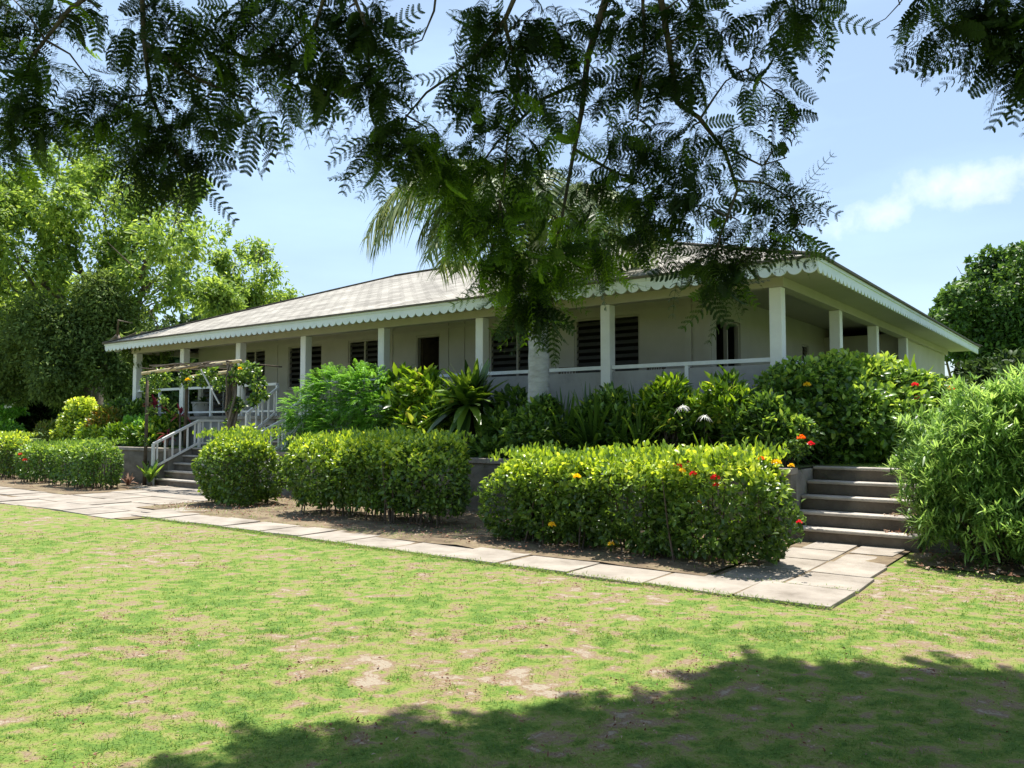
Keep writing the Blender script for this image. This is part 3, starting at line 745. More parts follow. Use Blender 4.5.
stL = steps('railed_stairs', 'concrete lower flight with white metal handrails under the vine-covered arbor', SL[0], SL[1], WALL_Y-.10, 5, .196, .26, 0)
w = SL[1]-SL[0]
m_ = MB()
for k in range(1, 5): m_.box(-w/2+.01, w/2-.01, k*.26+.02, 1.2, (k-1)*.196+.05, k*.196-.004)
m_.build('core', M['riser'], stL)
for sx in (-1, 1):
    xx = sx*(w/2+.10); MB().box(xx-.097, xx+.10, .345, 1.20, -.05, .965).build('side_wall', M['concrete'], stL, bevel=.01)
def handrail(root, off, pts_top, drop, n, extra_posts=()):
    """sloping top rail, sloping bottom rail, balusters"""
    pts = [np.array(p)-off for p in pts_top]; m_ = MB()
    for a, b_ in zip(pts[:-1], pts[1:]): m_.bar(a, b_, .075, .06)
    for a, b_ in zip(pts[:-1], pts[1:]): m_.bar(a-[0, 0, drop], b_-[0, 0, drop], .05, .05)
    tot = sum(np.linalg.norm(b_-a) for a, b_ in zip(pts[:-1], pts[1:])); k = 0
    for a, b_ in zip(pts[:-1], pts[1:]):
        L = np.linalg.norm(b_-a); nn_ = max(2, int(round(n*L/tot)))
        for i in range(nn_):
            q = a+(b_-a)*(i+.5)/nn_; m_.box(q[0]-.019, q[0]+.019, q[1]-.019, q[1]+.019, q[2]-drop, q[2]-.012)
    r_ = m_.build('handrail', M['white'], root)
    for q, h in extra_posts:
        q = np.array(q)-off; MB().box(q[0]-.035, q[0]+.035, q[1]-.035, q[1]+.035, q[2], q[2]+h).build('post', M['white'], r_, bevel=.006)
    return r_
off = np.array([(SL[0]+SL[1])/2, WALL_Y-.10, 0])
for x in (SL[0]+.04, SL[1]-.06):
    handrail(stL, off, [(x, 11.16, 1.10), (x, 12.45, 1.72), (x, 13.2, 1.72)], .62, 9, [((x, 11.16, .0 if x < -18 else 0.0), 1.10), ((x, 12.47, TZ), .74)])
# upper flight
stU = steps('veranda_stairs', 'upper flight with white sloping handrail rising from the terrace to the veranda', -18.10, -16.40, 12.56, 4, .2175, .27, TZ)
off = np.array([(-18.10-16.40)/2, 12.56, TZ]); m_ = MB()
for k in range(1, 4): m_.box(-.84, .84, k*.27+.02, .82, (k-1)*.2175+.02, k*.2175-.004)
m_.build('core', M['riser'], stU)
handrail(stU, off, [(-18.07, 12.50, 1.90), (-18.07, 13.45, 2.60)], .62, 5, [((-18.07, 12.50, TZ), .92)])
handrail(stU, off, [(-16.43, 12.50, 1.90), (-16.43, 13.45, 2.60)], .62, 5, [((-16.43, 12.50, TZ), .92)])

# ------------------------------------------------------------------ arbor with vine
arb = empty('garden_arbor', (-18.5, 11.1, 0), 'rustic pole arbor over the foot of the white railed stairs', 'arbor'); ao = np.array([-18.5, 11.1, 0])
for (x, y, z0) in ((-20.5, 11.10, .0), (-20.45, 12.2, TZ), (-16.75, 11.10, .0), (-18.3, 12.2, TZ)):
    MB().tube([np.array([x, y, z0])-ao, np.array([x+.03, y, z0+1.5])-ao, np.array([x-.02, y+.02, 3.02])-ao], [.05, .045, .04], 8, .1).build('post', M['twig'], arb, True)
for y, z, xe in ((11.08, 3.02, -16.3), (12.2, 2.95, -18.0)):
    MB().tube([np.array([-20.7, y, z-.05])-ao, np.array([-18.5, y, z+.03])-ao, np.array([xe, y, z+.07])-ao], [.045, .048, .045], 8, .02).build('crossbar', M['bamboo'], arb, True)
for x in np.arange(-20.4, -16.4, .95):
    MB().tube([np.array([x, 10.9, 3.09])-ao, np.array([x+.1, 12.4, 3.04])-ao], [.018, .016], 6).build('lath', M['twig'], arb, True)
MB().tube([np.array([-17.8, 11.0, 2.95])-ao, np.array([-17.0, 11.0, 2.1])-ao], [.02, .02], 6).build('brace', M['pot'], arb)
vine = empty('climbing_vine', (-16.7, 11.2, 0), 'leafy vine with yellow blooms climbing over the arbor poles', 'vine'); vo = np.array([-16.7, 11.2, 0])
m_ = MB()
for k in range(7):
    a = rng.random()*6; m_.tube([np.array([-16.7+.1*math.cos(a+z*2.2)+rng.normal()*.05, 11.1+.1*math.sin(a+z*2.2), z])-vo for z in np.linspace(0, 3.1, 9)], [.035]*6+[.028, .022, .015], 6)
for k in range(5):
    x0 = -16.8; m_.tube([np.array([x0-s*rng.uniform(.6, .9)*4.2/1., 11.1+.2*math.sin(s*9+k), 3.08+.08*math.sin(s*7+k)])-vo for s in np.linspace(0, .9, 7)], [.018]*7, 5)
m_.build('stem', M['bark'], vine, True)
vb = []
for (px, py, r1, k) in ((150,385,.40,1),(160,378,.42,1),(152,410,.18,1),(163,400,.22,1),(185,380,.32,1),(205,378,.34,1),(222,383,.30,1),(212,372,.22,1),(185,368,.18,1),(240,375,.42,1),(250,372,.40,1),(258,385,.28,1),(236,405,.28,1),(254,400,.25,1),(232,425,.28,1),(243,440,.3,1),(262,395,.22,1),(147,440,.14,1),(147,465,.14,1),(152,480,.2,1)):
    c = at_y(px, py, 11.25+rng.normal()*.12); vb.append((*c, r1*.72, r1*.6, r1*.62))
P, d, _ = blob_points(vb, 3600, .2, 4, -.3, 2); n = len(P)
leafobj('foliage', [ova(P, norm(rdir(n)+d*.5-np.array([0, 0, .3])), norm(rdir(n)+np.array([0, 0, .9])), .085*rng.uniform(.6, 1.4, n), .055, np.clip(.45+.3*rng.normal(size=n), 0, 1))], M['hedge_dark'], vine, vo)
for (px, py) in ((188, 380), (240, 369), (241, 433)):
    flower_head(vine, vo, tuple(at_y(px, py, 10.95)), 'yellow', .08, 'flower')

# ------------------------------------------------------------------ clipped hedges along the path
fl3 = []
for (px, py, key, sz) in ((679,466,'red',.055),(694,474,'red',.05),(690,462,'red',.035),(716,478,'red',.06),(717,485,'red',.055),(717,455,'red',.045),(762,459,'orange',.045),(730,458,'orange',.03),
                     (578,477,'yellow',.05),(553,525,'yellow',.05),(700,502,'orange',.03),(612,544,'yellow',.04),(777,463,'yellow',.06),(683,471,'yellow',.05),(800,522,'red',.035)):
    c = at_y(px, py, 8.44 if py > 468 else 8.8); fl3.append((c[0], c[1]-.02, c[2], key, sz))
hedge('long clipped lime-topped hedge with red and yellow flowers beside the concrete steps',
      [(-3.72, 8.96, 1.45, 1.15, 0, 1.24), (-4.95, 9.04, 1.5, 1.05, 0, 1.20), (-5.95, 9.06, 1.15, 1.15, 0, 1.14), (-6.62, 9.16, .75, 1.0, 0, 1.17)], M['hedge'], 900, .078, flowers=fl3, bare=.06, rough_=.12, stems=8)
hedge('clipped lime-topped hedge in the middle, between the short round hedge and the flowered one',
      [(-8.85, 9.45, 1.4, 1.15, 0, 1.36), (-10.1, 9.50, 1.4, 1.15, 0, 1.39), (-11.3, 9.50, 1.3, 1.1, 0, 1.33)], M['hedge'], 850, .080, bare=.19, rough_=.12, stems=9)
hedge('short clipped block hedge standing alone in front of the railed stairs', [(-14.12, 9.6, 1.75, 1.2, 0, 1.40)], M['hedge'], 850, .080, lime=.95, bare=.06, rough_=.11, stems=8)
hedge('rounded green hedge at the edge of the forecourt left of the railed stairs', [(-20.3, 9.75, 1.3, 1.0, 0, 1.12), (-21.7, 9.85, 1.6, 1.0, 0, 1.10)], M['hedge_dark'], 420, .085)
hedge('small green bush with a red tip between the two far left hedges', [(-23.9, 9.9, 1.4, .9, 0, 1.05)], M['hedge_dark'], 420, .085, flowers=[(-23.9, 9.42, .8, 'red', .07), (-23.6, 9.42, .65, 'red', .06)])
hedge('yellow-topped clipped hedge cut by the left edge of the photo', [(-26.6, 10.1, 2.2, 1.0, 0, 1.28)], M['hedge'], 420, .09, lime=1.25)

# ------------------------------------------------------------------ tall shrubs
def shrub(label, base, blobs, mat, n, leafL, leafW, kind='ova', name='shrub', group=None, up=.3, cat='shrub', gap=-.35, gapf=3., seed=0, shell=.35, tone0=.45, tsd=.25, stems=10, topnew=0., fold=.2, flowers=None):
    c0 = np.array(base, float); root = empty(name, tuple(c0), label, cat, group)
    P, d, rr_ = blob_points(blobs, n, shell, gapf, gap, seed); P[:, 2] = np.maximum(P[:, 2], c0[2]+.03); n = len(P)
    D = norm(d*.7+rdir(n)*.7+np.array([0, 0, up])); Nn = norm(d*.4+rdir(n)*.6+np.array([0, 0, .7]))
    zt = max(b_[2]+b_[5] for b_ in blobs)
    tone = np.clip(tone0+tsd*rng.normal(size=n)+.12*n3(P, gapf, seed+4)+topnew*np.clip((P[:, 2]-c0[2])/(zt-c0[2])-.6, 0, 1)*2*(rr_ > .75), 0, 1)
    L = leafL*rng.uniform(.65, 1.35, n)
    if kind == 'ova': lst = [ova(P, D, Nn, L, L*leafW/leafL, tone, fold)]
    elif kind == 'dia': lst = [dia(P, D, Nn, L, L*leafW/leafL, tone, fold)]
    elif kind == 'whorl':     # lance leaves bunched at shoot tips
        m_n = n//9; P2 = np.repeat(P[:m_n], 9, 0)+rng.normal(size=(m_n*9, 3))*.018; ax = np.repeat(norm(d[:m_n]*.8+np.array([0, 0, .9])+rdir(m_n)*.35), 9, 0)
        D2 = norm(ax*.75+rdir(m_n*9)*.85); t2 = np.clip(np.repeat(tone[:m_n], 9)+rng.normal(size=m_n*9)*.12, 0, 1)
        lst = [bla(P2, D2, leafL*rng.uniform(.6, 1.25, m_n*9), leafW, .12, t2, K=3, prof=lambda t_: max(.08, math.sin(math.pi*(t_*.88+.1))))]
    leafobj('foliage', lst, mat, root, c0)
    m_ = MB()
    for k in range(stems):
        b_ = blobs[k % len(blobs)]; a = np.array([c0[0]+(b_[0]-c0[0])*.35+rng.normal()*.08, c0[1]+(b_[1]-c0[1])*.35+rng.normal()*.06, c0[2]-.02]); T = np.array(b_[:3])+rdir(1)[0]*np.array(b_[3:6])*.7
        T[2] = max(T[2], c0[2]+.15)
        m_.tube([a-c0, (a*.6+T*.4)+rng.normal(size=3)*.04-c0, T-c0], [.022, .015, .005], 5)
    m_.build('stems', M['twig'], root)
    if flowers:
        for (q, key, sz) in flowers: flower_head(root, c0, tuple(q), key, sz)
    return root
def bl(px, py, Y, rx, rz, ry_=None):
    c = at_y(px, py, Y); return (c[0], c[1], c[2], rx, ry_ or rx, rz)

# oleander on the right
ob = [bl(960,470,10.7,.55,.55),bl(1010,440,10.9,.6,.6),bl(1050,470,11.0,.7,.75),bl(950,520,10.6,.48,.42),bl(1000,520,10.5,.6,.48),bl(930,440,11.3,.42,.35),bl(975,405,11.1,.4,.32),bl(1020,395,11.1,.42,.32),bl(935,490,10.6,.38,.38),
      bl(1060,410,11.2,.6,.45),bl(1090,500,10.9,.7,.7),bl(915,465,11.3,.25,.2),bl(990,470,10.7,.5,.6),bl(1040,530,10.5,.5,.42),bl(1120,440,11.3,.8,.9)]
shrub('big bright bush of narrow lance leaves filling the right edge beside the concrete steps', (-1.0, 10.9, 0), ob, M['oleander'], 46000, .145, .022, 'whorl', seed=3, gap=-.3, stems=34, gapf=3.5, tone0=.62, tsd=.28, topnew=.3)
# hibiscus mass at the house corner
hbz = [bl(780,395,13.0,.42,.42),bl(800,380,13.3,.42,.36),bl(800,420,12.9,.50,.42),bl(830,385,14.0,.6,.5),bl(850,420,13.6,.8,.62),bl(870,385,14.6,.6,.42),bl(900,395,14.8,.7,.45),bl(890,425,14.2,.8,.62),bl(920,400,15.2,.6,.45),
       bl(935,435,15.0,.5,.5),bl(845,366,14.4,.3,.22),bl(880,368,15.0,.35,.2),bl(840,450,13.4,.5,.3)]
shrub('large glossy green bush with scattered orange flowers at the near corner of the veranda', (-3.9, 13.9, TZ), hbz, M['hedge_dark'], 17000, .105, .062, name='shrub', seed=5, gap=-.42, stems=30, topnew=.6, tone0=.52,
      flowers=[(at_y(807,385,12.7), 'yellow', .06), (at_y(915,385,14.2), 'red', .07), (at_y(918,399,14.2), 'red', .07), (at_y(952,389,14.6), 'orange', .07)])
# big broad leaf clumps
def rosette(label, base, stemh, n, L, Wd, droop, mat, name='rosette_plant', cat='plant', spread=.9, group=None, K=5, tone0=.5, tsd=.2, prof=None, tilt_min=.1, stem_r=.06, heads=1, head_spread=0.):
    c0 = np.array(base, float); root = empty(name, tuple(c0), label, cat, group); lst = []; m_ = MB()
    for h in range(heads):
        o3 = np.array([rng.normal()*head_spread, rng.normal()*head_spread*.6, 0]); hh = stemh*(1 if heads == 1 else rng.uniform(.6, 1.1))
        az = rng.random(n)*2*math.pi; el = np.clip(tilt_min+spread*rng.random(n)**.9, 0, 1.9)
        D = np.stack([np.cos(az)*np.sin(el), np.sin(az)*np.sin(el), np.cos(el)], 1)
        P = np.tile(o3+np.array([0, 0, max(hh, .0)]), (n, 1))+rng.normal(size=(n, 3))*.02+D*.02+np.array([0, 0, -.12])*rng.random((n, 1))*(hh > .3)
        S = norm(np.stack([-np.sin(az), np.cos(az), np.zeros(n)], 1)+rng.normal(size=(n, 3))*.12)
        lst.append(bla(P, D, L*rng.uniform(.65, 1.15, n), Wd, droop*rng.uniform(.5, 1.4, n)*(el*.8+.35), np.clip(tone0+tsd*rng.normal(size=n), 0, 1), K=K, S=S, prof=prof))
        if stemh > .05: MB().tube([o3+[0, 0, -.03], o3+[.01, 0, hh*.5], o3+[0, 0, hh]], [stem_r, stem_r*.9, stem_r*.8], 7, .1).build('stem', M['bark'], root, True)
    leafobj('leaves', lst, mat, root)
    return root
paddle = lambda t_: max(.06, math.sin(math.pi*min(1, t_*.93+.05))**.7)
strap = lambda t_: .35+.65*min(1, t_*4)*(1-max(0, t_-.45)/.55)**.8 if t_ < 1 else .03
b = at_y(478, 440, 12.25)
rosette('dark plant of broad upright paddle leaves on short trunks, left of the palm', (b[0], 12.25, TZ), 1.0, 75, 1.0, .17, .32, M['lily'], 'paddle_plant', spread=1.7, prof=paddle, tone0=.5, tsd=.25, stem_r=.08, heads=3, head_spread=.22)
# feathery bush
fb = [bl(340,400,12.2,1.0,.62,.5),bl(310,410,12.1,.62,.5,.5),bl(370,398,12.2,.72,.6,.5),bl(340,425,12.0,.8,.45,.45),bl(385,415,12.2,.5,.5,.45),bl(300,430,12.0,.42,.35,.4),bl(330,385,12.3,.55,.32,.4),bl(362,382,12.3,.5,.30,.4)]
c0f = (-14.1, 12.15, TZ)
def feather_bush(label, base, blobs, mat, n, leafL, name='feathery_shrub'):
    c0 = np.array(base, float); root = empty(name, tuple(c0), label, 'shrub'); P, d, rr_ = blob_points(blobs, n, .6, 3, -.5, 4); n = len(P)
    # fronds: pinnate sprays arching outwards
    D = norm(d*.9+np.array([0, 0, .35])+rdir(n)*.35); k = 9; S = norm(np.cross(D, np.array([0, 0, 1.])+rdir(n)*.3)); lst = []
    tone = np.clip(.5+.2*rng.normal(size=n), 0, 1)
    for j in range(k):
        s = (j+1)/k; Q = P+D*(leafL*s)+np.array([0, 0, -1])*leafL*.35*s*s
        for sg in (-1, 1):
            lst.append(dia(Q, norm(S*sg+D*.45-np.array([0, 0, .35])), norm(np.array([0, 0, 1.])+rdir(n)*.3), leafL*.34*(1-.45*s), leafL*.085, np.clip(tone+rng.normal(size=n)*.08, 0, 1)))
    leafobj('foliage', lst, mat, root, c0); m_ = MB()
    for j in range(12):
        b_ = blobs[j % len(blobs)]; T = np.array(b_[:3])-c0; a = np.array([T[0]*.3, T[1]*.3, 0]); m_.tube([a, a*.5+T*.5, T], [.03, .02, .008], 5)
    m_.build('stems', M['twig'], root); return root
feather_bush('dome of bright feathery green foliage in front of the veranda railing', c0f, fb, M['fern'], 2600, .26)
# croton bush with large lime leaves
cb_ = [bl(405,410,12.2,.5,.5,.4),bl(425,395,12.3,.5,.45,.4),bl(445,420,12.1,.5,.45,.4),bl(420,430,12.0,.6,.35,.4),bl(400,385,12.4,.35,.3,.3),bl(500,430,12.3,.5,.4,.4),bl(515,410,12.6,.4,.4,.35)]
shrub('croton bush with large lime and yellow leaves between the feathery dome and the paddle plant', (-11.7, 12.2, TZ), cb_[:5], M['croton'], 2500, .24, .085, seed=8, stems=16, up=.5, gap=-.45, tone0=.5, tsd=.25)
shrub('loose mid-green broad-leaved shrub at the foot of the white palm trunk', (-9.5, 12.2, TZ), [bl(500,432,12.2,.45,.38,.35),bl(512,410,12.7,.42,.4,.3),bl(490,450,11.95,.4,.2,.3),bl(522,440,11.9,.35,.3,.3)], M['hedge_dark'], 2300, .17, .065, seed=9, stems=14, up=.5, gap=-.45, tone0=.5)
# lilies in the central bed
lil = rosette('dense strap-leaved lily clump in the central terrace bed', (-8.6, 12.3, TZ), 0, 150, 1.55, .048, .75, M['lily'], 'lily_clump', spread=.95, group='strap-leaved lilies in the central terrace bed', prof=strap, tone0=.42, tsd=.22)
spots = [(px, Y) for px, Y in ((545,12.3),(565,11.85),(560,12.6),(585,12.1),(592,11.8),(605,12.6),(622,11.95),(640,12.4),(640,11.8),(660,12.5),(680,12.8),(685,12.45),(705,12.6),(722,12.75),(735,12.45),(745,12.6),(765,12.6))]
for i, (px, Y) in enumerate(spots):
    x = at_y(px, 420, Y)[0]; o_ = lil if i == 0 else dup(lil, (x, Y, TZ), rng.random()*6.3, rng.uniform(.85, 1.2))
    if i == 0: o_.location = (x, Y, TZ)
    if 7 < i: o_.scale = (o_.scale[0]*.97,)*3
# lighter clumps
x = at_y(532, 420, 11.9)[0]
rosette('bright green strap-leaved clump right beside the base of the white palm trunk', (x, 11.9, TZ), 0, 40, .72, .045, .4, M['croton'], 'lily_clump', spread=1.1, prof=strap, tone0=.45, tsd=.12)
x = at_y(742, 420, 11.75)[0]
rosette('pale lime strap-leaved clump at the right end of the lily bed', (x, 11.75, TZ), 0, 40, .7, .04, .75, M['lily'], 'lily_clump', spread=1.1, prof=strap, tone0=.42, tsd=.14)
for (lab, px, py, Y, k_, mat_, l_, w_) in (
    ('broad-leaved green shrub hiding the foot of the palm trunk', 540, 425, 11.75, 2600, 'hedge_dark', .15, .06),
    ('mixed leafy shrub between two lily clumps under the middle veranda column', 605, 415, 12.0, 2000, 'hedge_dark', .13, .05),
    ('pale-tipped leafy shrub behind the spider lily', 665, 405, 12.05, 1900, 'croton', .15, .045),
    ('upright shrub with pale variegated leaves against the veranda panel', 722, 400, 12.1, 1900, 'croton', .16, .045),
    ('bushy green shrub filling the right end of the lily bed', 762, 425, 11.95, 2600, 'hedge_dark', .12, .05)):
    shrub(lab, (at_y(px, py, Y)[0], Y, TZ), [bl(px, py, Y, .42, .34, .3), bl(px+14, py+10, Y-.05, .34, .3, .3), bl(px-13, py+8, Y, .34, .28, .3), bl(px+4, py-12, Y, .26, .26, .2)], M[mat_], k_, l_, w_, seed=90+px, stems=12, up=.6, gap=-.4, tone0=.45, tsd=.25)
# spider lily in flower
q = at_y(700, 450, 11.6)
sp = rosette('flowering spider lily with two white spidery blooms above the flowered hedge', (q[0], 11.68, TZ), 0, 30, .62, .05, .5, M['croton'], 'spider_lily', spread=.95, prof=strap, tone0=.45, tsd=.1)
for (px, py) in ((683, 407), (705, 417)):
    T = at_y(px, py, 11.5)-np.array([q[0], 11.68, TZ]); MB().tube([(0, 0, 0), T*.5+[.01, 0, .02], T], [.009, .008, .007], 6).build('flower_stalk', M['lily'], sp)
    n = 26; d = rdir(n); d[:, 2] = np.abs(d[:, 2])*.6+.05
    leafobj('flower', [bla(np.tile(T, (n, 1)), norm(d), rng.uniform(.10, .17, n), .012, .9, rng.random(n), K=4)], M['petal'], sp)
# ixora with red flowers by the steps
rb = [bl(790,445,11.75,.30,.2,.25),bl(800,435,11.95,.3,.22,.25),bl(775,440,11.9,.28,.2,.25)]
shrub('small shrub with orange-red flower heads on the wall end left of the concrete steps', (-4.0, 11.85, TZ), rb, M['hedge_dark'], 2200, .07, .038, seed=11, stems=10, topnew=.4,
      flowers=[(at_y(801,438,11.5), 'orange', .06), (at_y(811,444,11.5), 'red', .06), (at_y(791,466,11.3)*[1,1,1], 'yellow', .05)])
# fan plant behind the hibiscus, potted bromeliads
b = at_y(908, 385, 15.6)
rosette('upright fan of long bright leaves rising behind the big corner bush', (b[0], 15.6, TZ), 1.05, 30, 1.0, .14, .35, M['croton'], 'fan_plant', spread=1.2, prof=paddle, tone0=.45, tsd=.12)
b = at_y(812, 385, 14.4)
rosette('dark arching plant just behind the corner column', (b[0]+.3, 14.6, TZ), .9, 22, .8, .09, .5, M['lily'], 'dracaena', spread=1.2, prof=strap)
b = at_y(735, 395, 12.95)
rosette('stiff pale-leaved plant against the veranda panel near the corner', (b[0], 12.95, TZ), .7, 26, .5, .06, .3, M['lily'], 'bromeliad', spread=1.3, prof=strap, tone0=.8)
b = at_y(958, 400, 17.5)
shrub('sparse pinkish-tipped shrub at the far side of the big corner bush', (b[0]+.1, 17.3, TZ), [(b[0], 17.3, 1.7, .8, .7, .6), (b[0]+.9, 17.0, 1.5, .8, .7, .5)], M['hedge_dark'], 3800, .13, .05, seed=13, tone0=.6)

# ------------------------------------------------------------------ left garden plants
def gp(label, px, py, Y, **k): b_ = at_y(px, py, Y); return rosette(label, (b_[0], Y, TZ), **k)
for (lab, px, Y, h, n, L, Wd, mat) in (
    ('red-leaved cordyline standing tallest beside the arbor post', 155, 12.3, 1.2, 26, .45, .08, 'cordyline'),
    ('smaller dark red cordyline under the arbor crossbar', 180, 12.6, .95, 20, .36, .06, 'cordyline'),
    ('low dusky red cordyline among yellow leaves right of the tall red one', 168, 11.9, .35, 16, .3, .06, 'cordyline')):
    b = at_y(px, 420, Y); rosette(lab, (b[0], Y, TZ), h, n, L, Wd, .5, M[mat], 'cordyline', spread=1.5, prof=paddle, stem_r=.03)
shrub('column-shaped lime-topped shrub at the left end of the terrace bed', (at_y(78,430,12.5)[0], 12.5, TZ), [bl(75,425,12.5,.62,.5,.5),bl(83,410,12.6,.55,.42,.5),bl(65,435,12.4,.45,.3,.4),bl(90,430,12.5,.4,.4,.4)], M['hedge'], 5200, .10, .06, seed=21, topnew=.5, tone0=.72)
shrub('orange and yellow croton shrub in the left terrace bed', (at_y(106,430,12.3)[0], 12.3, TZ), [bl(108,420,12.3,.5,.33,.4),bl(98,428,12.1,.4,.28,.35)], M['warm'], 1300, .17, .06, seed=22, up=.6)
shrub('green mounded shrub behind the orange croton', (at_y(130,420,13.0)[0], 13.0, TZ), [bl(122,412,13.0,.6,.36,.45),bl(138,413,12.9,.45,.35,.4)], M['hedge_dark'], 2400, .12, .07, seed=23)
shrub('pale grassy shrub in front of the orange croton', (at_y(125,435,11.9)[0], 11.9, TZ), [bl(118,435,11.9,.55,.28,.3),bl(135,437,11.9,.5,.28,.3)], M['croton'], 2000, .15, .04, seed=24, up=.8, tone0=.4, tsd=.15)
shrub('lime croton shrub beneath the arbor beside the stairs', (at_y(160,435,12.3)[0], 12.3, TZ), [bl(172,425,13.0,.45,.28,.3),bl(160,430,12.3,.35,.28,.3),bl(150,436,11.9,.35,.25,.3)], M['croton'], 1700, .16, .07, seed=25, up=.6)
shrub('pale yellow-green leafy shrub between the lime column shrub and the orange croton', (at_y(92,438,11.9)[0], 11.9, TZ), [bl(88,437,11.9,.45,.26,.3),bl(100,436,12.0,.4,.3,.3)], M['croton'], 1500, .13, .05, seed=28, up=.7, tone0=.62, tsd=.15)
shrub('low bright leafy shrub on the terrace edge right beside the arbor post', (at_y(148,432,12.0)[0], 12.0, TZ), [bl(146,430,12.1,.35,.32,.3),bl(135,425,12.4,.4,.3,.3)], M['fern'], 1700, .12, .055, seed=29, up=.6, tone0=.6)
shrub('pinkish wispy shrub between the far left trees and the lime column shrub', (at_y(50,435,12.6)[0], 12.6, TZ), [bl(50,432,12.6,.6,.36,.45),bl(62,438,12.4,.4,.25,.35)], M['warm'], 1100, .13, .04, seed=26, up=.7, tone0=.25, tsd=.15)
shrub('white-flowered bright shrub at the far left edge above the wall', (at_y(5,410,14)[0], 14.0, TZ), [bl(8,408,14,.75,.42,.6),bl(-8,418,14,.8,.5,.6),bl(12,430,13.8,.5,.3,.4)], M['fern'], 3200, .16, .07, seed=27,
      flowers=[(at_y(8,407,13.4), 'petal', .13), (at_y(14,404,13.4), 'petal', .1)])
rosette('leafy plant growing at the foot of the wall below the arbor post', (at_y(152,478,11.05)[0], 11.0, 0), .12, 22, .75, .11, .5, M['hedge_dark'], 'wall_plant', spread=.8, prof=paddle, tone0=.6)
rosette('dry pinkish tuft on the soil left of the stair post', (at_y(128,485,10.9)[0], 10.9, 0), 0, 26, .38, .05, .5, M['litter'], 'dry_tuft', spread=1.2, prof=strap, tone0=.6)
# potted plant and chairs on the veranda
pp = empty('potted_plant', (-23.3, 14.5, FL), 'dark spiky plant in a pale round pot on the left end of the veranda', 'potted plant')
MB().lathe((0, 0, 0), [(.20, 0), (.27, .05), (.31, .22), (.33, .42), (.36, .44), (.36, .48), (.31, .48), (.30, .42), (.02, .42)], 24).build('pot', M['pot'], pp, True)
n = 60; az = rng.random(n)*6.28; el = rng.random(n)*1.2+.1; D = np.stack([np.cos(az)*np.sin(el), np.sin(az)*np.sin(el), np.cos(el)], 1)
leafobj('leaves', [bla(np.tile([0, 0, .42], (n, 1))+D*.04, D, rng.uniform(.35, .6, n), .045, .6, rng.random(n)*.5, K=4)], M['lily'], pp)
def chair(label, x, y, rz):
    c = empty('veranda_chair', (x, y, FL), label, 'chair'); c.rotation_euler = (0, 0, rz)
    MB().box(-.25, .25, -.25, .25, .40, .45).build('seat', M['wood'], c, bevel=.01)
    for sx in (-1, 1):
        for sy in (-1, 1): MB().bar((sx*.22, sy*.22, 0), (sx*.21, sy*.21, .398), .045).build('leg', M['wood'], c)
        MB().bar((sx*.26, -.25, .64), (sx*.26, .28, .66), .05, .03).bar((sx*.24, -.22, .452), (sx*.25, -.22, .625), .035).build('armrest', M['wood'], c)
    m_ = MB(); m_.bar((-.22, .23, .452), (-.22, .36, 1.0), .04).bar((.22, .23, .452), (.22, .36, 1.0), .04).bar((-.24, .36, .98), (.24, .36, .98), .03, .07)
    for k in range(6): xx = -.16+k*.064; m_.bar((xx, .24, .47), (xx, .355, .95), .025, .012)
    m_.build('backrest', M['wood'], c)
chair('dark wooden armchair on the veranda behind the palm trunk', at_y(566, 390, 14.4)[0], 14.4, R(20))
chair('dark wooden armchair on the veranda beneath the right-hand louvred window', at_y(645, 385, 14.6)[0], 14.6, R(-15))

# ------------------------------------------------------------------ palm with white painted trunk
px_ = at_y(538, 400, 12.0)[0]
palm = empty('palm_tree', (px_, 12.0, TZ), 'palm with whitewashed trunk and drooping fronds in front of the veranda', 'palm tree'); po = np.array([px_, 12.15, TZ])
m_ = MB(); zs2 = np.linspace(0, 4.15, 26)
m_.tube([(.02*math.sin(z), 0, z) for z in zs2], [.215*(1-.07*z)+.010*(i % 2)+(.05 if i == 0 else 0) for i, z in enumerate(zs2)], 18)
m_.build('trunk', M['palmtrunk'], palm, True)
M['shaft'] = surf('crownshaft', [(.3, (.10,.16,.05)), (.7, (.18,.25,.09))], 3, .5, bump=.05)
MB().tube([(0, 0, 4.0), (0, 0, 4.3), (0, 0, 4.75), (.0, 0, 5.05)], [.175, .19, .13, .06], 14).build('crownshaft', M['shaft'], palm, True)
yaw_cam = np.array([math.cos(YAW), math.sin(YAW), 0]); fwd = np.array([-math.sin(YAW), math.cos(YAW), 0])
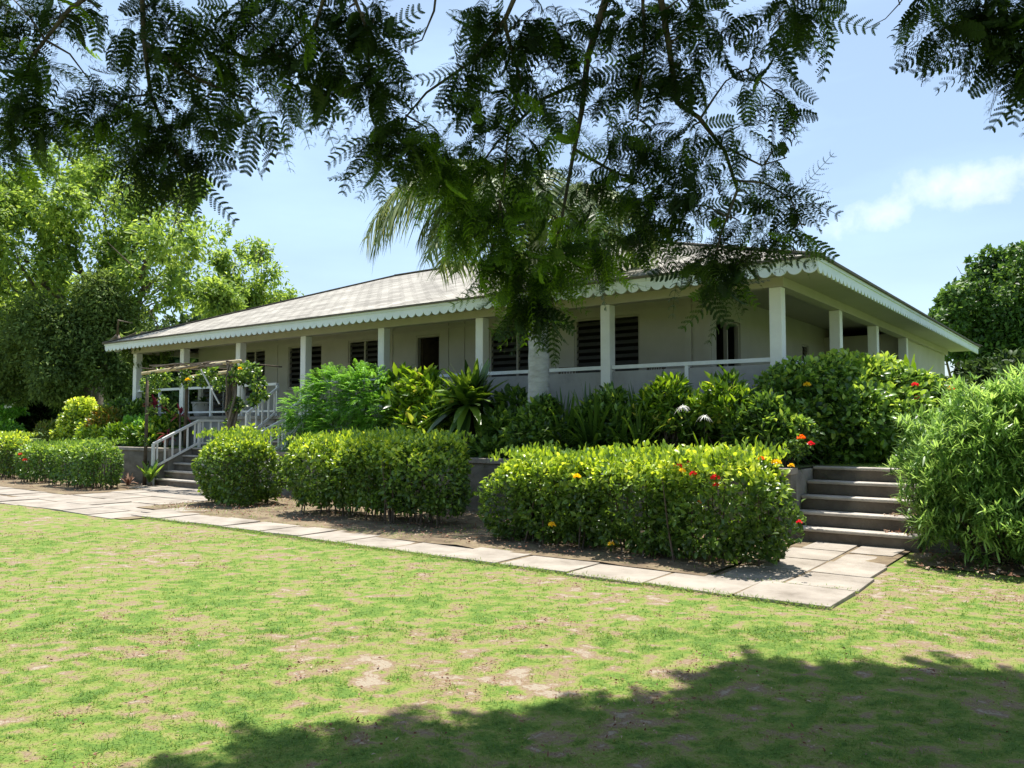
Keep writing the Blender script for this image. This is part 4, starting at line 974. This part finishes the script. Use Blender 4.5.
def frond(az, up, L, tone0):
    h = np.array([math.cos(az), math.sin(az), 0]); c = np.array([0, 0, 4.75]); pts = []; m2 = MB(); n = 14
    ang = up; p_ = c.copy()
    for k in range(n+1):
        pts.append(p_.copy()); p_ = p_+(h*math.cos(ang)+np.array([0, 0, 1])*math.sin(ang))*L/n; ang -= (up+1.15)/n*1.12
    m2.tube(pts, [.035*(1-k/n*.8)+.004 for k in range(n+1)], 6)
    fr = m2.build('frond', M['shaft'], palm)
    s = np.linspace(.16, .995, 58); arr = np.array(pts); ii = s*n; i0 = np.minimum(ii.astype(int), n-1); f_ = (ii-i0)[:, None]
    Pq = arr[i0]*(1-f_)+arr[i0+1]*f_; T = norm(arr[i0+1]-arr[i0]); side = norm(np.cross(T, np.array([0, 0, 1.])))
    lst = []
    for sg in (-1, 1):
        ll = .62*L/2.6*np.sin(np.pi*np.clip(s*.86+.12, 0, 1))**.6+.12
        D = norm(side*sg+T*.55+rng.normal(size=(58, 3))*.10+np.array([0, 0, .1]))
        S_ = norm(T+rng.normal(size=(58, 3))*.15)
        lst.append(bla(Pq, D, ll*rng.uniform(.85, 1.1, 58), .052, .72*rng.uniform(.7, 1.3, 58), np.clip(tone0+rng.normal(size=58)*.18, 0, 1), K=4, S=S_))
    leafobj('leaflets', lst, M['palm'], fr)
for k in range(13):
    az = YAW+math.pi+.1+k*2*math.pi/13*1.0+rng.normal()*.06
    frond(az, [.6, .1, .35][k % 3]+rng.normal()*.06, [2.7, 2.9, 2.8][k % 3], .45+.25*(k % 4 == 1))
frond(YAW+math.pi+.12, .75, 3.9, .7); frond(YAW+math.pi+.3, .6, 3.7, .6); frond(YAW+math.pi-.05, .95, 3.8, .65); frond(YAW-.05, .45, 2.7, .55); frond(YAW+math.pi-.5, .25, 2.7, .5)

# ------------------------------------------------------------------ background trees
def D3(px, py, D): return at_d(px, py, D)
def blobs_px(lst, D, dr=0): 
    out = []
    for (px, py, rpx, rpz) in lst:
        dd = D+rng.normal()*dr; c = D3(px, py, dd); out.append((c[0], c[1], c[2], rpx*dd/800, rpx*dd/800*.9, rpz*dd/800))
    return out
tl = blobs_px([(20,260,55,38),(60,210,45,30),(110,190,45,28),(150,210,42,28),(175,240,40,26),(190,190,22,14),(120,250,50,34),(60,300,55,36),(150,285,45,30),(195,285,35,24),(20,330,50,30),(205,235,25,16),(100,320,50,34),(-40,220,60,50),(-30,300,60,50),(75,165,40,20),(215,300,30,20),(10,200,40,30)], 33, 2.5)
b = D3(95, 400, 34); 
tree('large bright green spreading tree left of the house', (b[0], b[1], TZ), tl, M['treeL'], 68000, .22, .10, 3.6, .38, seed=31, gapf=1.15, gap=.17, shell=.2, droop=.35, name='broadleaf_tree', lean=(-.6, .3))
tl = blobs_px([(232,262,22,13),(255,250,20,13),(268,275,20,16),(245,290,24,15),(275,295,22,12),(225,290,20,14),(290,300,17,8),(238,318,26,13),(215,310,20,14),(262,312,24,9)], 38, 1.5)
b = D3(235, 410, 38)
tree('airy pale tree showing over the left end of the roof', (b[0], b[1], TZ), tl, M['treeL'], 12000, .22, .10, 4.2, .25, seed=33, gapf=1.3, gap=.12, shell=.2, droop=.4, name='broadleaf_tree')
tl = blobs_px([(80,345,45,48),(115,335,40,45),(60,370,40,35),(110,370,30,30),(150,345,28,28),(40,335,40,45),(10,365,45,40),(100,300,24,30)], 30, 1.5)
b = D3(85, 415, 30)
tree('dull olive-green tree filling the space beside the left end of the veranda', (b[0], b[1], TZ), tl, M['casuarina'], 42000, .17, .075, 4.0, .3, kind='dia', droop=.45, seed=35, gapf=.9, gap=-.2, shell=.2, name='olive_green_tree')
# dark wood line behind on the left
k = 0
for (px, py, w_, h_, Dd, lab) in ((-20,370,60,70,40,'dense dark tree at the far left edge of the photo behind the white-flowered shrub'),(30,375,50,55,44,'dense dark tree deep behind the bright spreading tree'),(95,380,45,45,42,'shadowy bushy tree directly left of the veranda end'),(150,360,40,50,46,'tall dark tree behind the left end of the roof'),
                             (-110,345,80,80,42,'wide dark tree beyond the left edge'),(205,350,50,45,50,'low dark tree screened by the left roof slope')):
    b = D3(px, 420, Dd); lst = blobs_px([(px+rng.normal()*w_*.5, py+rng.normal()*h_*.45, w_*.55, h_*.5) for _ in range(9)]+[(px, 405, w_*.8, 22)], Dd, 1.5)
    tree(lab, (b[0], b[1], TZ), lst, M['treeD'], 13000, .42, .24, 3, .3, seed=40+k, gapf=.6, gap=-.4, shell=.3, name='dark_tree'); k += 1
# right trees
tl = blobs_px([(985,285,24,20),(1010,268,26,18),(965,300,20,18),(975,325,26,20),(1010,310,32,28),(1040,290,40,38),(955,320,12,12),(1000,345,32,20),(1050,340,40,30),(990,262,16,12),(1030,255,24,14),(968,345,20,16),(1090,310,50,50)], 34, 1.5)
b = D3(1020, 400, 35)
tree('dense rounded dark green tree at the right edge beyond the side of the house', (b[0], b[1], TZ), tl, M['treeR'], 34000, .24, .13, 3.2, .35, seed=51, gapf=1.0, gap=-.3, shell=.4, name='round_tree')
tl = blobs_px([(962,290,10,7),(950,302,12,10),(970,262,3,3),(940,330,16,20),(960,340,30,22)], 44, 1)
b = D3(955, 400, 44)
tree('small tree top peeking over the far end of the side eave', (b[0], b[1], TZ), tl, M['treeR'], 5000, .30, .16, 3.2, .2, seed=52, name='round_tree')
for (px, w_, Dd, lab) in ((1000, 60, 52, 'low dark scrub tree beyond the rounded tree on the right'), (1110, 90, 46, 'dark scrub tree past the right edge of the photo')):
    b = D3(px, 420, Dd); lst = blobs_px([(px+rng.normal()*w_*.5, 375+rng.normal()*20, w_*.5, 28) for _ in range(8)], Dd, 1.5)
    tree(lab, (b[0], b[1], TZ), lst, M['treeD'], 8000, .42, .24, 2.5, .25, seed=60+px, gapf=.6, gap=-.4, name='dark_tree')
# low scrub right of the house
shrub('dark low shrub closing the gap between the side of the house and the right-hand trees', (at_y(985,400,22)[0], 22, TZ), [bl(990,400,22,1.0,.6,.8),bl(1015,395,22,1.6,.7,1.0),bl(1040,392,21,1.6,.9,1.0)], M['treeD'], 15000, .14, .07, seed=71, name='scrub', gapf=1.5)
shrub('dark undergrowth mass below the olive-green tree', (at_y(60,400,17)[0], 17, TZ), [bl(30,410,18,1.6,.7,1.0),bl(70,405,19,1.8,.8,1.0),bl(105,415,18,1.3,.6,1.0),bl(-10,400,18,1.8,.9,1.0)], M['treeD'], 12000, .15, .08, seed=72, name='scrub', gapf=1.5)
shrub('bright-tipped undergrowth bush left of the dark undergrowth', (at_y(20,390,21)[0], 21, TZ), [bl(10,380,21,1.3,.8,1.0),bl(28,395,21,1.3,.7,1.0),bl(45,385,23,1.2,.6,.8)], M['treeR'], 8000, .15, .08, seed=73, name='scrub', gapf=1.5)

# ------------------------------------------------------------------ overhanging flame tree (bipinnate leaves)
def bipinnate(pairs, near=True, droop=.35, seed=0):
    """leaf of unit length along +X, leaflets in the XY plane; returns verts, quads"""
    rg = np.random.default_rng(seed); V = []; F = []
    def quad(a, b_, c, d): k = len(V); V.extend([a, b_, c, d]); F.append((k, k+1, k+2, k+3))
    zc = lambda x: -droop*x*x
    xs_ = np.linspace(0, 1, 7)
    for a, b_ in zip(xs_[:-1], xs_[1:]):
        quad((a, -.006, zc(a)), (b_, -.005, zc(b_)), (b_, .005, zc(b_)), (a, .006, zc(a)))
    for i in range(pairs):
        x = .16+.84*(i+.5)/pairs; ln = (.25 if near else .30)*math.sin(math.pi*(.20+.66*(i+.5)/pairs))**.8
        for sg in (-1, 1):
            fw_ = .42+.15*rg.random(); dr = .35+.45*rg.random(); l_ = ln*(.9+.2*rg.random())
            dvec = np.array([fw_, sg*1.0, 0]); dvec /= np.linalg.norm(dvec); pv = np.array([-dvec[1], dvec[0], 0])*sg
            o3 = np.array([x, 0, zc(x)])
            pt = lambda s_: o3+dvec*l_*s_*(1-.15*s_)+np.array([0, 0, -1])*dr*l_*s_*s_*.9
            if near:
                m_ = 7
                for j in range(m_):
                    s_ = (j+.5)/m_; c = pt(s_); wl = .040*(1-.9*(s_-.35)**2*1.6); h_ = dvec*l_*.5/m_*.98
                    for s2 in (-1, 1):
                        dirv = pv*s2+dvec*.25+np.array([0, 0, -.3*rg.random()]); dirv /= np.linalg.norm(dirv)
                        tip = c+dirv*wl; quad(c-h_, c+h_, tip+h_*.55, tip-h_*.7)
            else:
                m_ = 2
                for j in range(m_):
                    a = pt(j/m_); b_ = pt((j+1)/m_); wa = .036 if j else .026; wb = .036 if j == 0 else .014
                    quad(a-pv*wa, b_-pv*wb, b_+pv*wb, a+pv*wa)
    return np.array(V, float), np.array(F, int)
def inst(protos, P, D, Nn, Sc, tone):
    D = norm(D); Y_ = norm(np.cross(Nn, D)); Z_ = np.cross(D, Y_); lst = []; pick = rng.integers(0, len(protos), len(P))
    for k, (V, F) in enumerate(protos):
        m_ = pick == k
        if not m_.any(): continue
        p, d, y, z, s = P[m_], D[m_], Y_[m_], Z_[m_], Sc[m_]
        W_ = p[:, None]+s[:, None, None]*(V[None, :, 0:1]*d[:, None]+V[None, :, 1:2]*y[:, None]+V[None, :, 2:3]*z[:, None])
        n, nv = len(p), len(V); FF = (F[None]+(np.arange(n)*nv)[:, None, None]).reshape(-1, 4)
        lst.append((W_.reshape(-1, 3), [FF], [np.clip(np.repeat(tone[m_], len(F))+rng.normal(size=n*len(F))*.06, 0, 1)]))
    return lst
near_p = [bipinnate(9, True, .3+.25*k, k) for k in range(4)]; far_p = [bipinnate(11, False, .3+.2*k, 10+k) for k in range(3)]

TX = np.array([1.9, -1.6]); c_, s_ = math.cos(YAW), math.sin(YAW)
tb = np.array([c_*TX[0]-s_*TX[1], s_*TX[0]+c_*TX[1], 0])
flame = empty('flame_tree', tuple(tb), 'overhanging tree with dark feathery bipinnate leaves and hanging twigs above the lawn', 'tree')
W2 = lambda x, y, z: np.array([c_*x-s_*y, s_*x+c_*y, z])         # camera-aligned ground coordinates to world
m_ = MB(); fork = W2(1.6, -.9, 2.6)
m_.tube([tb-tb, (W2(1.85, -1.5, .9)-tb), (W2(1.7, -1.15, 1.8)-tb), fork-tb], [.36, .27, .24, .22], 14, .06)
m_.build('trunk', M['bark'], flame, True)
stems_px = [  # visible hanging stems: (px, py, distance), radius start, end
    ([(700,-140,4.0),(650,-60,4.2),(608,0,4.5),(590,60,4.7),(580,110,4.9),(572,160,5.0),(562,220,5.1),(548,280,5.1)], .030, .006),
    ([(690,-130,4.0),(655,-40,4.3),(668,45,4.5),(678,105,4.7),(700,120,4.7),(726,150,4.8),(737,190,4.8),(722,235,4.8),(712,262,4.8)], .022, .005),
    ([(700,122,4.7),(712,95,4.7),(728,80,4.6),(746,70,4.6)], .008, .003), ([(736,180,4.8),(765,182,4.7),(790,200,4.7),(805,225,4.7)], .008, .003), ([(730,150,4.8),(760,165,4.7),(785,160,4.7)], .008, .003),
    ([(585,80,4.8),(540,100,4.8),(500,140,4.9),(470,180,4.9)], .014, .004), ([(575,150,5.0),(610,170,5.0),(640,185,5.0),(655,215,5.0)], .012, .004),
    ([(560,-120,4.0),(530,-40,4.2),(505,20,4.4),(470,60,4.5),(425,92,4.6),(392,130,4.6)], .018, .004), ([(505,20,4.4),(520,80,4.6),(505,140,4.7),(500,200,4.8)], .012, .004),
    ([(560,220,5.1),(590,245,5.1),(600,265,5.1)], .008, .003), ([(640,-60,4.2),(645,40,4.5),(640,120,4.7)], .012, .004),
    ([(120,-140,3.6),(140,-40,3.9),(145,40,4.1),(150,95,4.2),(175,150,4.3),(190,175,4.3)], .018, .004), ([(145,40,4.1),(200,75,4.2),(245,100,4.2),(262,125,4.2)], .012, .003),
    ([(300,-140,3.6),(335,-40,3.9),(315,30,4.1),(270,65,4.2)], .016, .004), ([(335,-40,3.9),(370,30,4.1),(372,80,4.2)], .012, .004), ([(140,-40,3.9),(70,10,3.9),(30,60,4.0),(20,110,4.1)], .014, .004),
    ([(440,-60,4.0),(436,10,4.1),(425,40,4.2),(395,52,4.2)], .008, .002),
    ([(830,-140,3.8),(800,-40,4.0),(788,0,4.1),(798,25,4.1)], .010, .003), ([(960,-140,3.8),(985,-50,4.0),(985,20,4.1),(1000,60,4.2)], .014, .004), ([(930,-40,4.0),(900,5,4.1),(885,18,4.1),(862,30,4.1)], .004, .0015), ([(900,5,4.1),(893,-20,4.1)], .003, .002)]
m_ = MB(); stem_pts = []
for pts, ra, rb_ in stems_px:
    w_ = [at_d(*q) for q in pts]; n = len(w_); m_.tube([q+rng.normal(size=3)*.008-tb for q in w_], [ra+(rb_-ra)*k/(n-1) for k in range(n)], 7, .1)
    for a, b_ in zip(w_[:-1], w_[1:]):
        for s in np.linspace(0, 1, 6): stem_pts.append(a+(b_-a)*s)
stem_pts = np.array(stem_pts)
# limbs from the fork out to the hanging stems and over the lawn
def limb(T, r0, r1, hump=.8):
    T = np.array(T); a = fork; q = [a+(T-a)*k/8+np.array([0, 0, 1])*math.sin(math.pi*k/8)*hump+rng.normal(size=3)*.05*(0 < k < 8) for k in range(9)]
    m_.tube([x-tb for x in q], [r0+(r1-r0)*k/8 for k in range(9)], 9, .06); return q
for (px, py, D) in ((700,-140,4.0),(560,-120,4.0),(120,-140,3.6),(300,-140,3.6),(830,-140,3.8),(960,-140,3.8)): limb(at_d(px, py, D), .11, .028, 1.3)
over = [W2(.5, 5.0, 6.9), W2(3.0, 5.4, 6.6), W2(-2.2, 4.4, 6.9), W2(4.6, 4.6, 6.6), W2(-.8, 3.2, 6.9), W2(4, 2.8, 6.6), W2(5.5, -1.5, 6.3), W2(-3.0, -1.0, 6.8), W2(1.5, -5.0, 6.4)]
for T in over: limb(T, .15, .03, 1.0)
clusters = [  # px, py, dist, spread px, leaves
 (8,35,4.0,26,9),(38,70,4.0,28,10),(10,110,4.0,28,10),(45,120,4.05,24,8),(60,20,4.0,26,5),(10,5,4.0,22,6),(25,150,4.1,20,4),
 (100,20,4.1,22,4),(130,45,4.1,22,5),(160,15,4.1,26,7),(165,70,4.2,26,7),(200,35,4.1,26,9),(240,20,4.1,26,9),(235,70,4.2,26,9),(275,50,4.2,26,9),(285,10,4.1,26,9),(320,35,4.1,26,9),(350,15,4.1,26,9),(375,40,4.2,24,8),(330,75,4.2,24,8),(365,80,4.2,24,8),(300,100,4.2,22,6),(378,98,4.3,16,4),
 (140,110,4.2,24,8),(165,140,4.3,26,10),(120,150,4.3,24,7),(195,115,4.2,24,8),(230,115,4.2,22,6),(150,175,4.3,22,6),(190,160,4.3,22,8),(105,120,4.2,20,5),(262,125,4.2,16,4),(90,90,4.1,20,3),(180,185,4.3,16,3),
 (368,30,4.1,16,4),(385,135,4.6,20,6),(400,160,4.7,20,5),(370,165,4.6,14,2),(432,150,4.7,24,5),(450,190,4.8,20,5),
 (486,22,4.4,22,8),(468,78,4.5,20,4),(500,50,4.5,26,8),(490,110,4.6,26,8),(540,30,4.5,26,8),(530,90,4.7,26,8),(575,40,4.6,26,6),(480,165,4.8,26,8),(520,160,4.8,26,8),(560,130,4.9,26,6),(465,225,4.9,24,7),(500,215,4.9,26,9),(535,215,5.0,26,8),(490,265,5.0,20,5),(520,262,5.0,24,8),(545,285,5.0,18,7),(530,305,5.0,14,9),(515,290,5.0,14,6),(545,315,5.0,11,7),(525,318,5.0,9,5),(560,265,5.0,18,8),(500,245,5.0,20,7),(470,205,4.9,22,7),(428,178,4.7,14,4),(405,140,4.6,20,6),(380,150,4.6,16,5),(445,165,4.7,22,6),
 (620,30,4.5,26,7),(655,25,4.5,26,8),(690,20,4.5,26,8),(715,35,4.5,22,6),(640,80,4.7,26,7),(680,75,4.6,24,7),(700,80,4.6,18,3),(600,95,4.8,24,6),(620,145,4.9,26,8),(650,150,4.8,26,8),(590,190,5.0,26,9),(630,200,5.0,26,9),(665,195,4.9,26,8),(575,235,5.1,22,8),(600,250,5.1,18,7),(640,235,5.0,20,7),(605,270,5.1,12,4),(655,240,5.0,14,3),
 (690,140,4.7,24,5),(700,175,4.8,22,5),(695,215,4.8,22,5),(715,250,4.8,22,6),(700,270,4.8,20,7),(730,265,4.8,18,7),(722,290,4.8,12,4),(740,135,4.7,20,4),(765,165,4.7,14,3),(785,108,4.6,18,5),(765,100,4.6,12,2),(745,90,4.6,10,2),(770,190,4.7,18,4),(750,205,4.8,20,4),(785,215,4.7,16,4),(800,205,4.7,12,3),(765,245,4.8,18,4),(790,240,4.7,12,3),(740,230,4.8,18,4),
 (785,10,4.1,16,6),(808,18,4.1,14,5),(770,40,4.1,10,2),
 (945,15,4.1,18,5),(975,15,4.1,22,9),(1005,15,4.1,22,9),(985,45,4.2,20,8),(1015,50,4.2,20,8),(940,40,4.1,12,3),(1030,20,4.2,24,8),(1010,75,4.2,12,3),(925,15,4.1,10,2),(1040,70,4.2,20,5)]
Ps, Ds, Ns, Ss, Ts = [], [], [], [], []
for (px, py, D, spx, nl) in clusters:
    c = at_d(px, py-9, D); nl = int(round(nl*(4.6 if (430 < px < 700 and py < 300) else 3.6)))
    dd = np.linalg.norm(stem_pts-c, axis=1); j = dd.argmin(); a = stem_pts[j]
    if dd[j] > .04: m_.tube([a-tb, (a*.5+c*.5)+np.array([0, 0, .03])+rng.normal(size=3)*.02-tb, c-tb], [.007, .005, .003], 5)
    gl = .42+.16*rng.normal()+(.36 if (400 < px < 640 and 120 < py < 300) else 0)  # central clusters get lighter green, sun through the leaves put into their colour
    for k in range(nl):
        az = rng.random()*6.283; el = rng.uniform(-1.25, .2); dv = np.array([math.cos(az)*math.cos(el), math.sin(az)*math.cos(el), math.sin(el)])
        off_ = rng.normal(size=3)*spx*D/800*.34; Ps.append(c+off_); Ds.append(dv); Ns.append(unit(np.array([0, 0, 1.])+rng.normal(size=3)*.9)); Ss.append(rng.uniform(.15, .28)); Ts.append(np.clip(gl+.22*rng.normal()+(.3 if rng.random() < .08 else 0), 0, 1))
m_.build('branches', M['bark'], flame, True)
leafobj('hanging_foliage', inst(near_p, np.array(Ps), np.array(Ds), np.array(Ns), np.array(Ss), np.array(Ts)), M['flame'], flame, tb)
# canopy overhead and behind, which throws the shade at the foot of the picture
P = []
def shade_edge(x):       # far edge of the shade on the lawn (camera-aligned metres) as seen in the photo
    return np.interp(x, [-6, -1.9, -1.45, -.7, .1, 1.0, 1.6, 2.3, 3.2, 4.5, 7, 9], [1.0, 3.3, 3.75, 4.25, 4.35, 4.75, 5.3, 5.45, 4.95, 4.7, 4.2, 3])
sunc = np.array([c_*SUN_H[0]+s_*SUN_H[1], -s_*SUN_H[0]+c_*SUN_H[1]])     # horizontal direction to the sun, camera-aligned
cot = 1/math.tan(SUN_EL)
tries = 0
while len(P) < 1650 and tries < 60000:
    tries += 1
    sx, sy = (rng.uniform(-5.5, 8.5), rng.uniform(-7, 5.6)) if rng.random() < .5 else (rng.uniform(-3.2, 5.5), rng.uniform(2.8, 5.6))
    e = shade_edge(sx)+.12*math.sin(sx*5)+.08*math.sin(sx*11+1)
    if sy > e-.22: continue
    z = 5.9+rng.random()*1.5+.35*math.sin(sx)
    x, y = sx+sunc[0]*cot*z, sy+sunc[1]*cot*z
    # keep this part of the canopy above the picture
    if y > .5 and (z-1.6)/y < .585: z2 = 1.6+.60*y; x += sunc[0]*cot*(z2-z); y += sunc[1]*cot*(z2-z); z = z2
    if (x-1)**2+(y-1.5)**2 > 9.5**2: continue
    P.append(W2(x, y, z))
P = np.array(P); nl = 8; n = len(P)*nl; PP = np.repeat(P, nl, 0)+rng.normal(size=(n, 3))*[.10, .10, .12]
az = rng.random(n)*6.283; el = rng.uniform(-.5, .35, n); D = np.stack([np.cos(az)*np.cos(el), np.sin(az)*np.cos(el), np.sin(el)], 1)
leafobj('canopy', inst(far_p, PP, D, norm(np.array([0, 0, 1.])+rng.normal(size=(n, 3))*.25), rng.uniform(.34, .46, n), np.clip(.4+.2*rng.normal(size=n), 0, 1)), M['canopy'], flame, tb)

# ------------------------------------------------------------------ grass on the lawn, litter
def scatter(n, dmin, dmax, power=1.):
    """points over the lawn inside a wedge wider than the view, thinning with distance"""
    y = dmin+(dmax-dmin)*rng.random(n)**power; x = (rng.random(n)*2-1)*(y*.78+1.2)
    w_ = np.stack([c_*x-s_*y, s_*x+c_*y], 1); ok = (w_[:, 1] < np.where(w_[:, 0] < -13.6, 6.87, 7.31)) | ((w_[:, 0] > -2.0) & (w_[:, 1] < 9.9))
    return w_[ok], y[ok]
def gheight(x, y): return np.where(y < 7.0, (fbm(x*.6, y*.6, 3)-.5)*.05+(fbm(x*4, y*4, 2)-.5)*.012, -.010)
lst = []
for (n, a, b_, L, Wd) in ((210000, 2.2, 6.4, .042, .0046), (140000, 6.0, 12, .040, .008), (50000, 11.5, 24, .036, .014)):
    w_, dist = scatter(n, a, b_); dr = dry_at(w_[:, 0], w_[:, 1])+rng.normal(size=len(w_))*.10
    keep = rng.random(len(w_)) > np.clip((dr-.50)*1.6, 0, .93); w_, dr = w_[keep], dr[keep]; k = len(w_)
    P = np.stack([w_[:, 0], w_[:, 1], gheight(w_[:, 0], w_[:, 1])-.003], 1)
    D = norm(np.stack([rng.normal(size=k)*.75, rng.normal(size=k)*.75, np.full(k, .75)], 1))
    Lk = L*rng.uniform(.35, 1.35, k)*(.55+.9*vnoise(w_[:, 0]*7, w_[:, 1]*7))*np.clip(1.15-dr*.7, .35, 1.2)
    lst.append(bla(P, D, Lk, Wd, .5, np.clip(dr*.95+rng.normal(size=k)*.12, 0, 1), K=2))
g = leafobj('grass', lst, M['grass']); tag(g, 'short patchy lawn grass with dry brown spots', 'grass', kind='stuff')
w_, dist = scatter(90000, 2.5, 17); dr = dry_at(w_[:, 0], w_[:, 1]); cl_ = np.clip((fbm(w_[:, 0]*2.4+70, w_[:, 1]*2.4+31, 4)-.535)*7, .012, 1); keep = rng.random(len(w_)) < cl_*np.clip((dr-.1)*1.6, .1, 1); w_ = w_[keep]; k = len(w_)
P = np.stack([w_[:, 0], w_[:, 1], gheight(w_[:, 0], w_[:, 1])+.012], 1); D = rdir(k); D[:, 2] *= .25
lst = [ova(P, D, norm(np.array([0, 0, 1.])+rng.normal(size=(k, 3))*.5), rng.uniform(.008, .032, k), .010, rng.random(k)**1.6)]
k = 2600; x = np.concatenate([rng.uniform(-15, -3.5, k), rng.uniform(-2, 2, 900), rng.uniform(-30, -19, 500)]); y = np.concatenate([rng.uniform(8.15, 11.3, k), rng.uniform(9.6, 11.3, 900), rng.uniform(8.7, 11.3, 500)]); k = len(x)
P = np.stack([x, y, np.full(k, .065)+rng.random(k)*.01], 1); D = rdir(k); D[:, 2] *= .25
lst.append(ova(P, D, norm(np.array([0, 0, 1.])+rng.normal(size=(k, 3))*.5), rng.uniform(.02, .06, k), .022, rng.random(k)))
k = 90; x = rng.uniform(-2.5, -2.1, k); st = rng.integers(0, 3, k); P = np.stack([x, WALL_Y-.1+st*.29+rng.random(k)*.2, (st+1)*.196+.012+rng.random(k)*.02], 1); D = rdir(k); D[:, 2] *= .25
lst.append(ova(P, D, norm(np.array([0, 0, 1.])+rng.normal(size=(k, 3))*.5), rng.uniform(.02, .06, k), .025, rng.random(k)))
l_ = leafobj('leaf_litter', lst, M['litter']); tag(l_, 'small brown fallen leaves scattered over lawn, beds and steps', 'leaf litter', kind='stuff')
# weeds and low ground cover in the beds and along slab edges
k = 5200; x = np.concatenate([rng.uniform(-15, -3.5, k), rng.uniform(-2, 1.5, 900)]); y = np.concatenate([rng.uniform(8.12, 11.3, k), rng.uniform(9.4, 11.3, 900)])
ok = fbm(x*1.2, y*1.2, 3) > .52; x, y = x[ok], y[ok]; k = len(x)
P = np.stack([x, y, np.full(k, .03)], 1); D = norm(np.stack([rng.normal(size=k)*.7, rng.normal(size=k)*.7, np.full(k, .8)], 1))
k2 = 5200; x = rng.uniform(-13.5, -2.0, k2); y = np.where(rng.random(k2) < .7, 7.30, 8.15)+rng.normal(size=k2)*.035; P2 = np.stack([x, y, np.full(k2, .0)], 1); D2 = norm(np.stack([rng.normal(size=k2)*.7, rng.normal(size=k2)*.7, np.full(k2, .8)], 1))
k3 = 5000; x = rng.uniform(-3.6, -1.9, k3); y = rng.uniform(12.7, 14.3, k3); P3 = np.stack([x, y, np.full(k3, TZ-.01)], 1); D3_ = norm(np.stack([rng.normal(size=k3)*.6, rng.normal(size=k3)*.6, np.full(k3, .8)], 1))
wd = leafobj('weeds', [bla(P, D, .05*rng.uniform(.5, 1.6, k), .009, .5, np.clip(.25+rng.normal(size=k)*.15, 0, 1), K=2), bla(P2, D2, .075*rng.uniform(.5, 1.4, k2), .007, .5, np.clip(.3+rng.normal(size=k2)*.15, 0, 1), K=2),
                       bla(P3, D3_, .07*rng.uniform(.5, 1.4, k3), .010, .5, np.clip(.3+rng.normal(size=k3)*.15, 0, 1), K=2)], M['grass'])
tag(wd, 'low weeds sprouting in the beds and along the slab joints', 'weeds', kind='stuff')
